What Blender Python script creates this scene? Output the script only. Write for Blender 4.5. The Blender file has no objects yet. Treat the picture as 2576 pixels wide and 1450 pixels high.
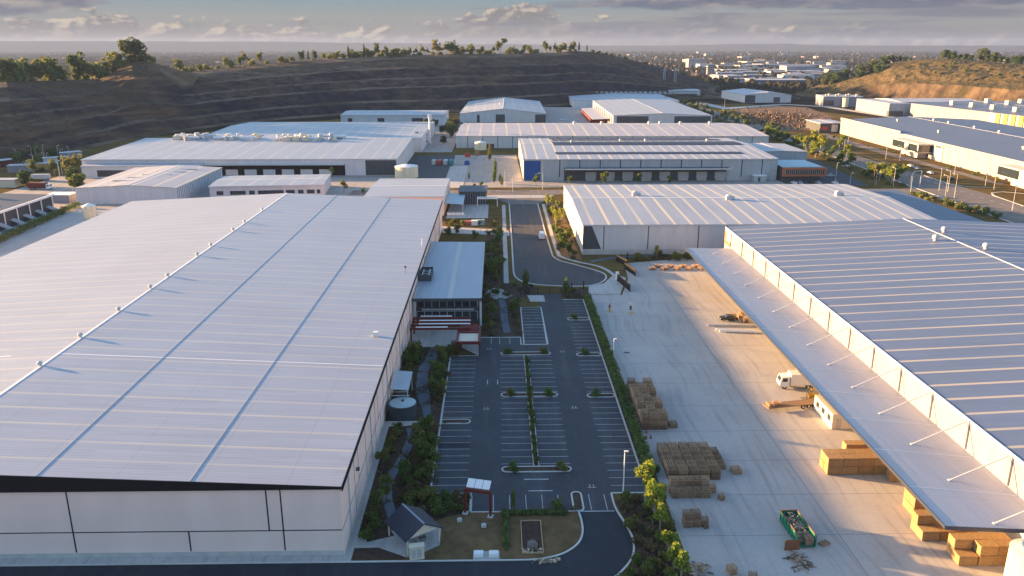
import bpy, math, random
from mathutils import Vector, Matrix
R = math.radians
SC = bpy.context.scene
COL = SC.collection
rnd = random.Random(7)

# ---------------------------------------------------------------- survey helpers
# The photograph was rectified once (67 m above the car park, looking down 16.7 deg);
# at() gives the ground position of a photo point so that things stand at their true place.
FL, HZ, VPX, HC, CX, CY = 2030., 116., 1250., 67., 1288., 725.
TH = math.atan((CY-HZ)/FL); SN, CS = math.sin(TH), math.cos(TH)
PSI = math.atan((CX-VPX)/(FL*CS+(CY-HZ)*SN)); SP, CP = math.sin(PSI), math.cos(PSI)
def ray(x, y):
    u = x-CX; v = y-CY; f = FL*CS-v*SN; d = FL*SN+v*CS
    return (u*CP+f*SP, f*CP-u*SP, -d)
def at(x, y, z=0.):
    r = ray(x, y); t = (HC-z)/-r[2]
    return (r[0]*t, r[1]*t)
def atY(x, y, Y):
    r = ray(x, y); t = Y/r[1]
    return (r[0]*t, Y, HC+r[2]*t)

# ---------------------------------------------------------------- object helpers
def tag(o, label=None, cat=None, group=None, kind=None):
    if label: o['label'] = label
    if cat: o['category'] = cat
    if group: o['group'] = group
    if kind: o['kind'] = kind
    return o
def thing(name, label, cat, loc=(0, 0, 0), rz=0., group=None):
    o = bpy.data.objects.new(name, None); COL.objects.link(o)
    o.empty_display_size = .2
    o.location = loc; o.rotation_euler = (0, 0, rz)
    return tag(o, label, cat, group)
class MB:
    def __init__(s): s.v = []; s.f = []
    def poly(s, pts):
        n = len(s.v); s.v += [tuple(p) for p in pts]; s.f.append(tuple(range(n, n+len(pts))))
        return s
    def prism(s, pts, z0, z1):
        n = len(s.v); k = len(pts)
        zz = z1 if isinstance(z1, (list, tuple)) else [z1]*k
        z00 = z0 if isinstance(z0, (list, tuple)) else [z0]*k
        s.v += [(p[0], p[1], z) for p, z in zip(pts, z00)] + [(p[0], p[1], z) for p, z in zip(pts, zz)]
        s.f.append(tuple(range(n+k-1, n-1, -1))); s.f.append(tuple(range(n+k, n+2*k)))
        for i in range(k):
            j = (i+1) % k
            s.f.append((n+i, n+j, n+k+j, n+k+i))
        return s
    def box(s, x0, x1, y0, y1, z0, z1):
        return s.prism([(x0, y0), (x1, y0), (x1, y1), (x0, y1)], z0, z1)
    def obox(s, c, dx, dy, z0, z1, rz=0., taper=1.):
        co, si = math.cos(rz), math.sin(rz)
        def P(k): return [(c[0]+co*a*k-si*b*k, c[1]+si*a*k+co*b*k) for a, b in ((-dx/2, -dy/2), (dx/2, -dy/2), (dx/2, dy/2), (-dx/2, dy/2))]
        n = len(s.v)
        s.v += [(p[0], p[1], z0) for p in P(1)]+[(p[0], p[1], z1) for p in P(taper)]
        s.f += [(n+3, n+2, n+1, n), (n+4, n+5, n+6, n+7)]+[(n+i, n+(i+1) % 4, n+4+(i+1) % 4, n+4+i) for i in range(4)]
        return s
    def cyl(s, x, y, z0, z1, r0, r1=None, n=12):
        r1 = r0 if r1 is None else r1
        k = len(s.v)
        for z, r in ((z0, r0), (z1, r1)):
            s.v += [(x+r*math.cos(2*math.pi*i/n), y+r*math.sin(2*math.pi*i/n), z) for i in range(n)]
        s.f.append(tuple(range(k+n-1, k-1, -1))); s.f.append(tuple(range(k+n, k+2*n)))
        for i in range(n):
            j = (i+1) % n; s.f.append((k+i, k+j, k+n+j, k+n+i))
        return s
    def tube(s, p, q, r, r2=None, n=6):
        p = Vector(p); q = Vector(q); d = (q-p).normalized(); r2 = r if r2 is None else r2
        a = d.orthogonal().normalized(); b = d.cross(a)
        k = len(s.v)
        for c, rr in ((p, r), (q, r2)):
            s.v += [tuple(c+(a*math.cos(2*math.pi*i/n)+b*math.sin(2*math.pi*i/n))*rr) for i in range(n)]
        s.f.append(tuple(range(k+n-1, k-1, -1))); s.f.append(tuple(range(k+n, k+2*n)))
        for i in range(n):
            j = (i+1) % n; s.f.append((k+i, k+j, k+n+j, k+n+i))
        return s
    def path(s, pts, r, n=6):
        for i in range(len(pts)-1): s.tube(pts[i], pts[i+1], r, n=n)
        return s
    def mesh(s, name, m, loc=None):
        me = bpy.data.meshes.new(name)
        v = s.v if loc is None else [(a-loc[0], b-loc[1], c-loc[2]) for a, b, c in s.v]
        me.from_pydata(v, [], s.f); me.materials.append(m); me.update()
        return me
    def build(s, name, m, parent=None, world=False, smooth=False, loc=None):
        """parent given: verts are in the parent's space (world=True: world coordinates under an unrotated Empty)"""
        o = parent.location if (parent and world) else loc
        me = s.mesh(name, m, o)
        if smooth:
            for p in me.polygons: p.use_smooth = True
        ob = bpy.data.objects.new(name, me); COL.objects.link(ob)
        if parent: ob.parent = parent
        elif loc: ob.location = loc
        return ob
def kids(o): return [c for c in bpy.data.objects if c.parent == o]
TREE = {}
def copy_tree(o, label=None, group=None):
    """a copy of a thing with its parts and sub-parts (children cached once per prototype)"""
    def rec(x, par):
        c = x.copy(); COL.objects.link(c)
        if par: c.parent = par
        if x.name not in TREE: TREE[x.name] = [k.name for k in kids(x)]
        for k in TREE[x.name]: rec(bpy.data.objects[k], c)
        return c
    c = rec(o, None)
    if label: c['label'] = label
    if group: c['group'] = group
    return c

# ---------------------------------------------------------------- node helpers
class N:
    """a float socket with arithmetic"""
    def __init__(s, nt, k): s.nt = nt; s.k = k
    def _m(s, op, *a):
        n = s.nt.nodes.new('ShaderNodeMath'); n.operation = op
        for i, x in enumerate((s,)+a):
            if isinstance(x, N): s.nt.links.new(x.k, n.inputs[i])
            else: n.inputs[i].default_value = x
        return N(s.nt, n.outputs[0])
    def __add__(s, o): return s._m('ADD', o)
    def __sub__(s, o): return s._m('SUBTRACT', o)
    def __mul__(s, o): return s._m('MULTIPLY', o)
    def __truediv__(s, o): return s._m('DIVIDE', o)
    def frac(s): return s._m('FRACT')
    def abs(s): return s._m('ABSOLUTE')
    def lt(s, o): return s._m('LESS_THAN', o)
    def gt(s, o): return s._m('GREATER_THAN', o)
    def floor(s): return s._m('FLOOR')
    def pow(s, o): return s._m('POWER', o)
    def max(s, o): return s._m('MAXIMUM', o)
    def min(s, o): return s._m('MINIMUM', o)
    def clamp(s): return s._m('MAXIMUM', 0.)._m('MINIMUM', 1.)
    def ss(s, a, b, lo=0., hi=1.):
        n = s.nt.nodes.new('ShaderNodeMapRange'); n.interpolation_type = 'SMOOTHSTEP'
        s.nt.links.new(s.k, n.inputs[0])
        for i, x in zip((1, 2, 3, 4), (a, b, lo, hi)): n.inputs[i].default_value = x
        return N(s.nt, n.outputs[0])
def mix(nt, f, a, b, blend='MIX'):
    n = nt.nodes.new('ShaderNodeMix'); n.data_type = 'RGBA'; n.blend_type = blend
    for i, x in ((0, f), (6, a), (7, b)):
        if isinstance(x, N): nt.links.new(x.k, n.inputs[i])
        elif isinstance(x, bpy.types.NodeSocket): nt.links.new(x, n.inputs[i])
        elif i == 0: n.inputs[0].default_value = x
        else: n.inputs[i].default_value = (*x, 1.)
    return n.outputs[2]
def comb(nt, x, y, z):
    n = nt.nodes.new('ShaderNodeCombineXYZ')
    for i, a in enumerate((x, y, z)):
        if isinstance(a, N): nt.links.new(a.k, n.inputs[i])
        else: n.inputs[i].default_value = a
    return n.outputs[0]
def noise(nt, vec, scale, detail=3., rough=.55, dist=0.):
    n = nt.nodes.new('ShaderNodeTexNoise')
    n.inputs['Scale'].default_value = scale; n.inputs['Detail'].default_value = detail
    n.inputs['Roughness'].default_value = rough; n.inputs['Distortion'].default_value = dist
    nt.links.new(vec, n.inputs['Vector'])
    return N(nt, n.outputs[0])
def pos(nt):
    g = nt.nodes.new('ShaderNodeNewGeometry'); s = nt.nodes.new('ShaderNodeSeparateXYZ')
    nt.links.new(g.outputs['Position'], s.inputs[0])
    return g.outputs['Position'], [N(nt, s.outputs[i]) for i in range(3)], g
def objpos(nt):
    g = nt.nodes.new('ShaderNodeTexCoord'); s = nt.nodes.new('ShaderNodeSeparateXYZ')
    nt.links.new(g.outputs['Object'], s.inputs[0])
    return g.outputs['Object'], [N(nt, s.outputs[i]) for i in range(3)], g
def mat(name, fn, rough=.75, spec=.3, metal=0., bump=None, leafy=0.):
    m = bpy.data.materials.new(name); m.use_nodes = True
    nt = m.node_tree; b = nt.nodes['Principled BSDF']
    b.inputs['Roughness'].default_value = rough; b.inputs['Metallic'].default_value = metal
    b.inputs['Specular IOR Level'].default_value = spec
    c = fn(nt) if callable(fn) else None
    if c is None: b.inputs['Base Color'].default_value = (*fn, 1.)
    else: nt.links.new(c, b.inputs['Base Color'])
    if leafy:
        tr = nt.nodes.new('ShaderNodeBsdfTranslucent'); mx = nt.nodes.new('ShaderNodeMixShader'); mx.inputs[0].default_value = leafy
        nt.links.new(c, tr.inputs[0]); nt.links.new(b.outputs[0], mx.inputs[1]); nt.links.new(tr.outputs[0], mx.inputs[2])
        nt.links.new(mx.outputs[0], nt.nodes['Material Output'].inputs[0])
    if bump:
        sc, st, di = bump
        p, _, _ = pos(nt); h = noise(nt, p, sc, 4.)
        bn = nt.nodes.new('ShaderNodeBump'); bn.inputs['Strength'].default_value = st; bn.inputs['Distance'].default_value = di
        nt.links.new(h.k, bn.inputs['Height']); nt.links.new(bn.outputs[0], b.inputs['Normal'])
    return m
def mottled(a, b, scale=.5, big=.06, amt=.5):
    """two colours by fine and broad noise"""
    def f(nt):
        p, _, _ = pos(nt)
        n = noise(nt, p, scale, 5.)*.6+noise(nt, p, big, 3.)*.6
        return mix(nt, n.ss(.6-amt/2, .6+amt/2), a, b)
    return f
def streaky(a, b, sc=.8):
    """vertical weather streaks on walls"""
    def f(nt):
        _, (x, y, z), _ = pos(nt)
        v = comb(nt, x*sc, y*sc, z*.08)
        return mix(nt, noise(nt, v, 1., 4.).ss(.3, .75), a, b)
    return f
def roofing(base, stripe, axis, period, off, width, amt=.8, alt=1., corr=.035):
    """metal sheeting: translucent sheets as stripes every period metres, ribs, laps, stains"""
    def f(nt):
        p, (x, y, z), _ = pos(nt)
        s, t = (x, y) if axis == 'x' else (y, x)
        q = (s-off)/period
        st = (q.frac()-.5).abs().lt(width/period/2)
        fade = noise(nt, comb(nt, q.floor()*7.3, t*.02, 0.), 1., 1.).ss(.25, .6, .45, 1.)
        lap = ((t/11.3).frac()-.5).abs().lt(.006)
        rib = ((s/.75).frac()-.5).abs().ss(.1, .5)
        sheet = noise(nt, comb(nt, (s/.75).floor()*3.1, (t/11.3).floor()*5.7, 0.), 1., 0.)
        dirt = noise(nt, comb(nt, x*.05, y*.05, 0.), 1., 5.)
        drip = noise(nt, comb(nt, s*.9, t*.06, 3.), 1., 4.)
        k = (rib*corr*2.+(sheet-.5)*.16+(dirt-.5)*.24+(drip-.5)*.20-lap*.14+1.-corr)
        c = mix(nt, 1., base, comb(nt, k, k, k), 'MULTIPLY')
        return mix(nt, st*fade*amt, c, stripe)
    return f
def foliage(a, b, c, k=1.9):
    a, b, c = (tuple(x*k for x in t) for t in (a, b, c))
    def f(nt):
        g = nt.nodes.new('ShaderNodeNewGeometry'); o = nt.nodes.new('ShaderNodeObjectInfo')
        r = N(nt, g.outputs['Random Per Island']); q = N(nt, o.outputs['Random'])
        return mix(nt, (q*.8+.1).ss(.3, 1., 0., .75), mix(nt, r.ss(.2, .9), a, b), c)
    return f

# ---------------------------------------------------------------- materials
M = {}
WHITE = (.305, .34, .405); BLUE = (.118, .16, .252); SKYL = (.66, .57, .39)
M['roof_main'] = mat('roof_main', roofing(WHITE, SKYL, 'y', 5.15, .0, .5, .42), .45, .4)
M['roof_along'] = mat('roof_along', roofing(WHITE, SKYL, 'x', 5.5, 1.2, 1.0, .95), .5, .4)
M['roof_far'] = mat('roof_far', roofing((.39, .38, .405), SKYL, 'x', 9.3, 2., 1.3, .9), .5, .4)
M['roof_shade_blue'] = mat('roof_shade_blue', roofing((.285, .325, .385), (.50, .46, .40), 'x', 9.3, 2., 1.2, .6), .45, .4)  # pale roofing with bluish cast shade put into its base colour
M['roof_plain'] = mat('roof_plain', roofing((.385, .392, .425), SKYL, 'x', 400., 0., .1, 0.), .5, .4)
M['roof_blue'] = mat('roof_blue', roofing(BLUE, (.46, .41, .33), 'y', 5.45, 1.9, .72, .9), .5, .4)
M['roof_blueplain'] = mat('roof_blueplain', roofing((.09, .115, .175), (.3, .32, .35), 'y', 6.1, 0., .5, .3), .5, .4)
M['roof_dark'] = mat('roof_dark', roofing((.07, .08, .10), (.1, .1, .1), 'x', 100., 0., .1, 0.), .6, .3)
M['roof_shelter'] = mat('roof_shelter', roofing((.018, .026, .048), (.1, .1, .1), 'x', 100., 0., .1, 0., corr=.1), .5, .4)
M['roof_dome'] = mat('roof_dome', mottled((.30, .38, .44), (.38, .46, .52), .4), .45)
M['panel'] = mat('panel', streaky((.80, .60, .53), (.86, .65, .57), .25), .8)
M['panel_sunlit'] = mat('panel_sunlit', streaky((.235, .235, .275), (.285, .28, .325), .5), .75)  # sunlit copy of the white walls; strong sun offset in its darker colour
M['panel_grey'] = mat('panel_grey', streaky((.34, .36, .38), (.40, .42, .44), .6), .7)
M['panel_mid'] = mat('panel_mid', streaky((.50, .50, .51), (.57, .56, .57), .5), .7)
M['panel_shaded'] = mat('panel_shaded', streaky((.52, .52, .54), (.60, .59, .61), .5), .7)  # shade-side copy of the white walls; shade offset in its lighter colour
M['plinth'] = mat('plinth', streaky((.42, .40, .38), (.52, .49, .46), .7), .85)
M['black'] = mat('black', (.011, .010, .012), .7, .2)
M['navy'] = mat('navy', (.03, .04, .07), .5)
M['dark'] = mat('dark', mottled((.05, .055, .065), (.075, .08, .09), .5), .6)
M['steel'] = mat('steel', (.40, .40, .42), .45, .5, .4)
M['galv'] = mat('galv', mottled((.42, .43, .45), (.55, .56, .58), 1.5), .5, .4)
M['white'] = mat('white', mottled((.72, .72, .71), (.80, .79, .78), 1.), .55)
M['cream'] = mat('cream', mottled((.60, .52, .40), (.68, .60, .48), .9), .7)
M['glass'] = mat('glass', (.02, .03, .04), .08, .7)
M['window'] = mat('window', (.03, .04, .055), .15, .6)
M['solar'] = mat('solar', (.020, .022, .05), .5, .25)
M['red'] = mat('red', mottled((.11, .018, .016), (.15, .025, .022), .8), .6)
M['brightred'] = mat('brightred', (.45, .04, .03), .55)
M['orange'] = mat('orange', mottled((.36, .12, .06), (.44, .16, .08), .6), .65)
M['bluedoor'] = mat('bluedoor', streaky((.010, .065, .24), (.014, .085, .29), .6), .5)
M['gold'] = mat('gold', streaky((.34, .22, .06), (.42, .28, .09), .5), .6)
M['tank'] = mat('tank', mottled((.030, .045, .052), (.045, .062, .07), 1.), .5)
M['tanklid'] = mat('tanklid', mottled((.30, .42, .46), (.38, .50, .54), .7), .5)
M['creamtank'] = mat('creamtank', streaky((.66, .60, .42), (.74, .68, .50), .8), .6)
M['joint'] = mat('joint', (.012, .011, .013), .7)
M['jointgrey'] = mat('jointgrey', (.10, .10, .11), .7)
M['flash'] = mat('flash', (.26, .30, .38), .5)
M['teal'] = mat('teal', (.02, .22, .28), .6)
M['green'] = mat('green', mottled((.01, .13, .08), (.02, .19, .12), 1.2), .6)
M['rust'] = mat('rust', mottled((.16, .07, .035), (.24, .11, .06), 2.), .8)
M['carwhite'] = mat('carwhite', (.75, .76, .78), .25, .6)
M['carblack'] = mat('carblack', (.012, .012, .014), .25, .6)
M['carsilver'] = mat('carsilver', (.42, .44, .47), .3, .6)
M['tyre'] = mat('tyre', (.015, .015, .016), .85)
M['yellow'] = mat('yellow', (.36, .22, .035), .6)
M['bark'] = mat('bark', mottled((.10, .075, .055), (.20, .16, .12), 3.), .9)
M['pale_bark'] = mat('pale_bark', mottled((.30, .26, .21), (.42, .38, .32), 3.), .9)
def timber(a, b):
    def f(nt):
        g = nt.nodes.new('ShaderNodeNewGeometry'); o = nt.nodes.new('ShaderNodeObjectInfo')
        q = N(nt, g.outputs['Random Per Island'])*.6+N(nt, o.outputs['Random'])*.4
        return mix(nt, q.ss(.1, .9), a, b)
    return f
def boards(a, b):
    def f(nt):
        c = timber(a, b)(nt); p, (x, y, z), g = objpos(nt)
        k = ((z/.16).frac()-.5).abs().gt(.43)
        e = noise(nt, comb(nt, x*2., y*2., (z/.16).floor()*3.1), 1., 2.)
        c = mix(nt, e.ss(.3, .7, 0., .45), c, tuple(q*.6 for q in a))
        return mix(nt, k*.75, c, tuple(q*.3 for q in a))
    return f
M['rubble'] = mat('rubble', timber((.06, .042, .03), (.20, .135, .09)), .95)
M['earth'] = mat('earth', mottled((.085, .055, .034), (.20, .125, .07), .08, .02, .5), .95, bump=(.2, .8, 1.5))
M['timber'] = mat('timber', timber((.17, .105, .065), (.44, .29, .175)), .85)
M['timber_fresh'] = mat('timber_fresh', boards((.30, .185, .088), (.43, .285, .145)), .8)
M['rubbish'] = mat('rubbish', timber((.10, .07, .05), (.55, .42, .30)), .9)
# foliage
M['leaf_shrub'] = mat('leaf_shrub', foliage((.034, .062, .018), (.085, .118, .028), (.11, .10, .030), 1.75), .7, .2, leafy=.4)
M['leaf_dark'] = mat('leaf_dark', foliage((.022, .045, .020), (.05, .075, .028), (.06, .07, .03)), .7, .2, leafy=.4)
M['leaf_gum'] = mat('leaf_gum', foliage((.042, .064, .024), (.088, .100, .036), (.115, .105, .038), 2.2), .7, .2, leafy=.4)
M['leaf_gold'] = mat('leaf_gold', foliage((.07, .105, .018), (.145, .17, .028), (.16, .16, .03), 2.1), .7, .2, leafy=.4)
M['leaf_hedge'] = mat('leaf_hedge', foliage((.032, .056, .018), (.075, .10, .028), (.07, .09, .03), 2.1), .7, .2, leafy=.4)
M['leaf_far'] = mat('leaf_far', foliage((.022, .026, .018), (.036, .035, .024), (.04, .036, .024), 1.), .9, .0)
M['leaf_heath'] = mat('leaf_heath', foliage((.045, .040, .022), (.10, .085, .040), (.10, .075, .04)), .8, .1, leafy=.4)
# ground
def concrete(a, b, jx, jy, ox=0., oy=0., jd=.55, tracks=0.):
    def f(nt):
        p, (x, y, z), _ = pos(nt)
        n = noise(nt, p, .11, 5.)*.5+noise(nt, p, 1.4, 4.)*.3+noise(nt, p, .025, 2.)*.4
        c = mix(nt, n.ss(.4, .85), a, b)
        # tyre tracks sweep along the yard
        w = noise(nt, comb(nt, x*.9+noise(nt, p, .03, 1.)*6., y*.045, 0.), 1., 4.)
        c = mix(nt, w.ss(.48, .72, 0., .45), c, tuple(k*.55 for k in a))
        slab = noise(nt, comb(nt, ((x-ox)/jx).floor()*3.7, ((y-oy)/jy).floor()*5.3, 0.), 1., 0.)
        c = mix(nt, slab.ss(.3, .7, 0., .2), c, tuple(k*.75 for k in b))
        j = (((x-ox)/jx).frac()-.5).abs().gt(.5-.06/jx).max((((y-oy)/jy).frac()-.5).abs().gt(.5-.06/jy))
        c = mix(nt, j*jd, c, tuple(k*.4 for k in a))
        st = noise(nt, p, .35, 5., .7).ss(.62, .78, 0., .35)
        return mix(nt, st, c, tuple(k*.5 for k in a))
    return f
M['concrete'] = mat('concrete', concrete((.355, .335, .318), (.470, .446, .424), 23.2, 10.85, 25.4, 2., .7), .8, .25)
M['pave'] = mat('pave', concrete((.40, .38, .36), (.50, .48, .46), 1.6, 2.4, jd=.3), .85)
M['lot'] = mat('lot', concrete((.30, .27, .25), (.40, .36, .33), 8., 12.), .85)
def asphalt(a, b):
    def f(nt):
        p, (x, y, z), _ = pos(nt)
        n = noise(nt, p, .12, 4.)*.5+noise(nt, p, 3., 3.)*.25+noise(nt, p, .6, 4.)*.35
        c = mix(nt, n.ss(.35, .8), a, b)
        st = noise(nt, p, .28, 5., .7).ss(.6, .75, 0., .5)
        c = mix(nt, st, c, tuple(k*.6 for k in a))
        cr = noise(nt, comb(nt, x*.5, y*.04, 0.), 1., 4.).ss(.5, .7, 0., .3)
        return mix(nt, cr, c, tuple(k*1.6 for k in b))
    return f
M['asphalt'] = mat('asphalt', asphalt((.042, .046, .056), (.066, .069, .079)), .85)
M['street'] = mat('street', asphalt((.054, .054, .060), (.076, .075, .080)), .85)
M['asphalt_new'] = mat('asphalt_new', asphalt((.018, .022, .032), (.029, .034, .044)), .8)
M['road'] = mat('road', asphalt((.14, .12, .108), (.20, .172, .15)), .85)
M['slate_path'] = mat('slate_path', asphalt((.085, .105, .135), (.115, .135, .165)), .85)
M['line'] = mat('line', mottled((.30, .31, .33), (.62, .62, .62), 1.6, .3, .6), .8)
M['line_yellow'] = mat('line_yellow', mottled((.45, .30, .10), (.55, .38, .12), 1.6), .8)
M['kerb'] = mat('kerb', mottled((.44, .42, .40), (.56, .54, .51), .9), .85)
M['mulch'] = mat('mulch', mottled((.035, .022, .016), (.085, .055, .038), 1.2, .12, .5), .95, bump=(3., .6, .2))
M['lawn'] = mat('lawn', mottled((.085, .055, .024), (.19, .115, .050), .7, .16, .5), .95, bump=(4., .5, .1))
M['verge'] = mat('verge', mottled((.085, .066, .026), (.17, .12, .048), .3, .05, .5), 1., 0.)
M['sand'] = mat('sand', mottled((.10, .085, .075), (.22, .19, .17), 1.3), .9)
def plain_c(nt):
    p, (x, y, z), _ = pos(nt)
    a = mix(nt, noise(nt, p, .02, 5.).ss(.35, .65), (.024, .024, .017), (.048, .040, .028))
    b = mix(nt, noise(nt, p, .012, 6., .7).ss(.45, .62), a, (.018, .021, .014))
    v = nt.nodes.new('ShaderNodeTexVoronoi'); v.inputs['Scale'].default_value = .016
    nt.links.new(p, v.inputs['Vector'])
    town = N(nt, v.outputs['Distance']).lt(.25)*y.ss(1300., 2400.)
    return mix(nt, town*.5, b, (.10, .09, .085))
M['ground'] = mat('ground', plain_c, 1., 0.)
M['dirt'] = mat('dirt', mottled((.10, .062, .038), (.21, .13, .078), .12, .02, .5), .95, bump=(.5, .8, .6))
def quarry_c(nt):
    p, (x, y, z), g = pos(nt)
    s = nt.nodes.new('ShaderNodeSeparateXYZ'); nt.links.new(g.outputs['True Normal'], s.inputs[0])
    up = N(nt, s.outputs[2])
    n1 = noise(nt, p, .012, 5.); n2 = noise(nt, p, .09, 6., .65); n3 = noise(nt, comb(nt, x*.02, y*.02, z*.28), 1., 5.)
    west = x.ss(-330., -120.)
    rock = mix(nt, n2.ss(.35, .7), (.012, .013, .019), (.036, .035, .042))
    earth = mix(nt, n3.ss(.3, .7), (.072, .039, .024), (.150, .083, .048))
    scrub = mix(nt, n2.ss(.35, .6), (.042, .029, .018), (.092, .060, .037))
    w = ((n1-.5)*1.5+(n3-.5)*.9-west*.75+z.ss(34., 50.)*.55+.62).ss(.2, .8)
    face = mix(nt, w, rock, earth)
    t = (up+(n2-.5)*.35+(n1-.5)*.3-west*.05).ss(.80, .97)
    c = mix(nt, t, face, scrub)
    ledge = up.ss(.972, .990)*noise(nt, p, .014, 4.).ss(.38, .6)
    c = mix(nt, ledge*.5, c, (.22, .165, .12))
    return mix(nt, noise(nt, p, .045, 6., .7).ss(.56, .68, 0., .6), c, (.016, .019, .013))
M['quarry'] = mat('quarry', quarry_c, .95, .1, bump=(.12, .9, 3.))
def grassy_c(nt):
    p, (x, y, z), g = pos(nt)
    s = nt.nodes.new('ShaderNodeSeparateXYZ'); nt.links.new(g.outputs['True Normal'], s.inputs[0])
    up = N(nt, s.outputs[2])
    n1 = noise(nt, p, .012, 5.); n2 = noise(nt, p, .07, 6., .65)
    grass = mix(nt, n2.ss(.3, .7), (.062, .052, .024), (.115, .088, .042))
    rock = mix(nt, noise(nt, comb(nt, x*.05, y*.05, z*.02), 1., 6., .65).ss(.35, .65), (.040, .031, .023), (.125, .092, .062))
    c = mix(nt, (up+(n2-.5)*.4+(n1-.5)*.3).ss(.62, .86), rock, grass)
    return mix(nt, noise(nt, p, .03, 6., .7).ss(.56, .66, 0., .7), c, (.038, .036, .016))
M['grassy'] = mat('grassy', grassy_c, .95, .1, bump=(.1, .8, 2.5))

# ---------------------------------------------------------------- world, sun, camera
W = bpy.data.worlds.new('World'); SC.world = W; W.use_nodes = True
SUN_EL, SUN_AZ = R(8.0), R(-71.)          # azimuth from +Y, negative = to the left
sd = Vector((math.sin(SUN_AZ)*math.cos(SUN_EL), math.cos(SUN_AZ)*math.cos(SUN_EL), math.sin(SUN_EL)))
EXPO = 2.6
SKY_S = .088
def world():
    nt = W.node_tree; bg = nt.nodes['Background']; bg.inputs[1].default_value = SKY_S
    sk = nt.nodes.new('ShaderNodeTexSky'); sk.sky_type = 'NISHITA'; sk.sun_disc = False
    sk.sun_elevation = SUN_EL; sk.sun_rotation = SUN_AZ; sk.altitude = 60.; sk.air_density = 1.; sk.dust_density = 1.2; sk.ozone_density = 2.2
    tc = nt.nodes.new('ShaderNodeTexCoord'); s = nt.nodes.new('ShaderNodeSeparateXYZ')
    nt.links.new(tc.outputs['Generated'], s.inputs[0])
    X, Y, Z = (N(nt, s.outputs[i]) for i in range(3))
    az = X._m('ARCTAN2', Y)*57.2958; el = Z._m('ARCSINE')*57.2958      # degrees
    K = 1./(SKY_S*2**EXPO)
    def c(r, g, b): return (r*K, g*K, b*K)
    v = lambda sx, sy, o, dx=0., dy=0.: comb(nt, (az+dx)*sx, (el+dy)*sy, o)
    # clear sky low over the land: dusty cream at the horizon to a soft green blue
    clear = mix(nt, el.ss(.1, 1.8), c(.22, .185, .165), c(.315, .325, .315))
    clear = mix(nt, el.ss(1.6, 3.4), clear, c(.225, .345, .40))
    clear = mix(nt, el.ss(4., 14.), clear, sk.outputs[0])
    # heaped clouds in a bank above the horizon, lit from the left
    def bump(a, w, k): return (((az-a)/w).pow(2.)*-1.)._m('EXPONENT')*k
    def heap(dx, dy):
        return noise(nt, v(.46, .95, 2.6, dx, dy), 1., 9., .58, .2)
    h0 = heap(0., 0.); h1 = heap(-.30, .16)
    top = bump(-26., 9., 1.05)+bump(1.2, 4.6, 1.9)+bump(-12., 6., .55)+bump(14., 9., .9)+.55+(noise(nt, v(.35, 0., 9.), 1., 3.)-.5)*1.3
    m = ((h0-.5)*5.4+(top-el)*1.25).ss(-.02, .34)*el.ss(-.5, .3)
    lit = (h0-h1)*3.2+(h0-.5)*.8
    crest = (top-el).ss(1.1, -.1)
    cum = mix(nt, lit.ss(-.05, .34)*(crest*.65+.35), c(.22, .205, .215), c(.68, .56, .43))
    out = mix(nt, m*.9, clear, cum)
    # long flat grey layers
    st = noise(nt, v(.055, 1.15, 5.), 1., 5., .5)
    band = (st+az.ss(2., 14., 0., .12)+el.ss(.6, 2.6, 0., .06)).ss(.535, .68)*el.ss(.25, .8)*el.ss(4.6, 3.4)*az.ss(-6., 3., .25, 1.)
    out = mix(nt, band*.8, out, mix(nt, noise(nt, v(.2, 1.4, 1.), 1., 4.).ss(.4, .7), c(.17, .175, .235), c(.34, .31, .30)))
    # dark heads top left and top right
    def blob(a, e, ra, re, o):
        d = ((az-a)/ra).pow(2.)+((el-e)/re).pow(2.)
        return (noise(nt, v(.28, .9, o), 1., 7., .58)*1.6-d*.55).ss(.25, .62)
    dk = (((az+30.5)/6.5).pow(2.)*-1.-((el-2.65)/.95).pow(2.)+1.15+(noise(nt, v(.3, .9, 3.), 1., 6., .58)-.5)*2.2).ss(.1, .65).max(blob(12.5, 2.75, 7.5, .6, 7.)).max(blob(25., 2.5, 9., .34, 8.)*.9)
    out = mix(nt, dk*.9, out, mix(nt, noise(nt, v(.35, 1.1, 11.), 1., 6.).ss(.45, .72), c(.125, .145, .215), c(.42, .36, .33)))
    nt.links.new(out, bg.inputs[0])
world()
sl = bpy.data.lights.new('sun', 'SUN'); sl.energy = 5.; sl.angle = R(.7); sl.color = (1., .57, .23)
so = bpy.data.objects.new('sun', sl); COL.objects.link(so); so.rotation_euler = sd.to_track_quat('Z', 'Y').to_euler()
so.location = (0, 0, 300)
cd = bpy.data.cameras.new('camera'); cam = bpy.data.objects.new('camera', cd); COL.objects.link(cam)
cam.location = (0, 0, HC); cam.rotation_euler = (math.pi/2-TH, 0, -PSI)
cd.sensor_width = 36.; cd.lens = 36.*FL/2576.; cd.clip_end = 60000.; cd.clip_start = .5
SC.camera = cam
SC.view_settings.view_transform = 'Standard'; SC.view_settings.look = 'None'
SC.view_settings.exposure = EXPO; SC.view_settings.gamma = 1.
SC.cycles.max_bounces = 5; SC.cycles.diffuse_bounces = 3; SC.cycles.volume_bounces = 0
SC.cycles.use_denoising = True

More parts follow.
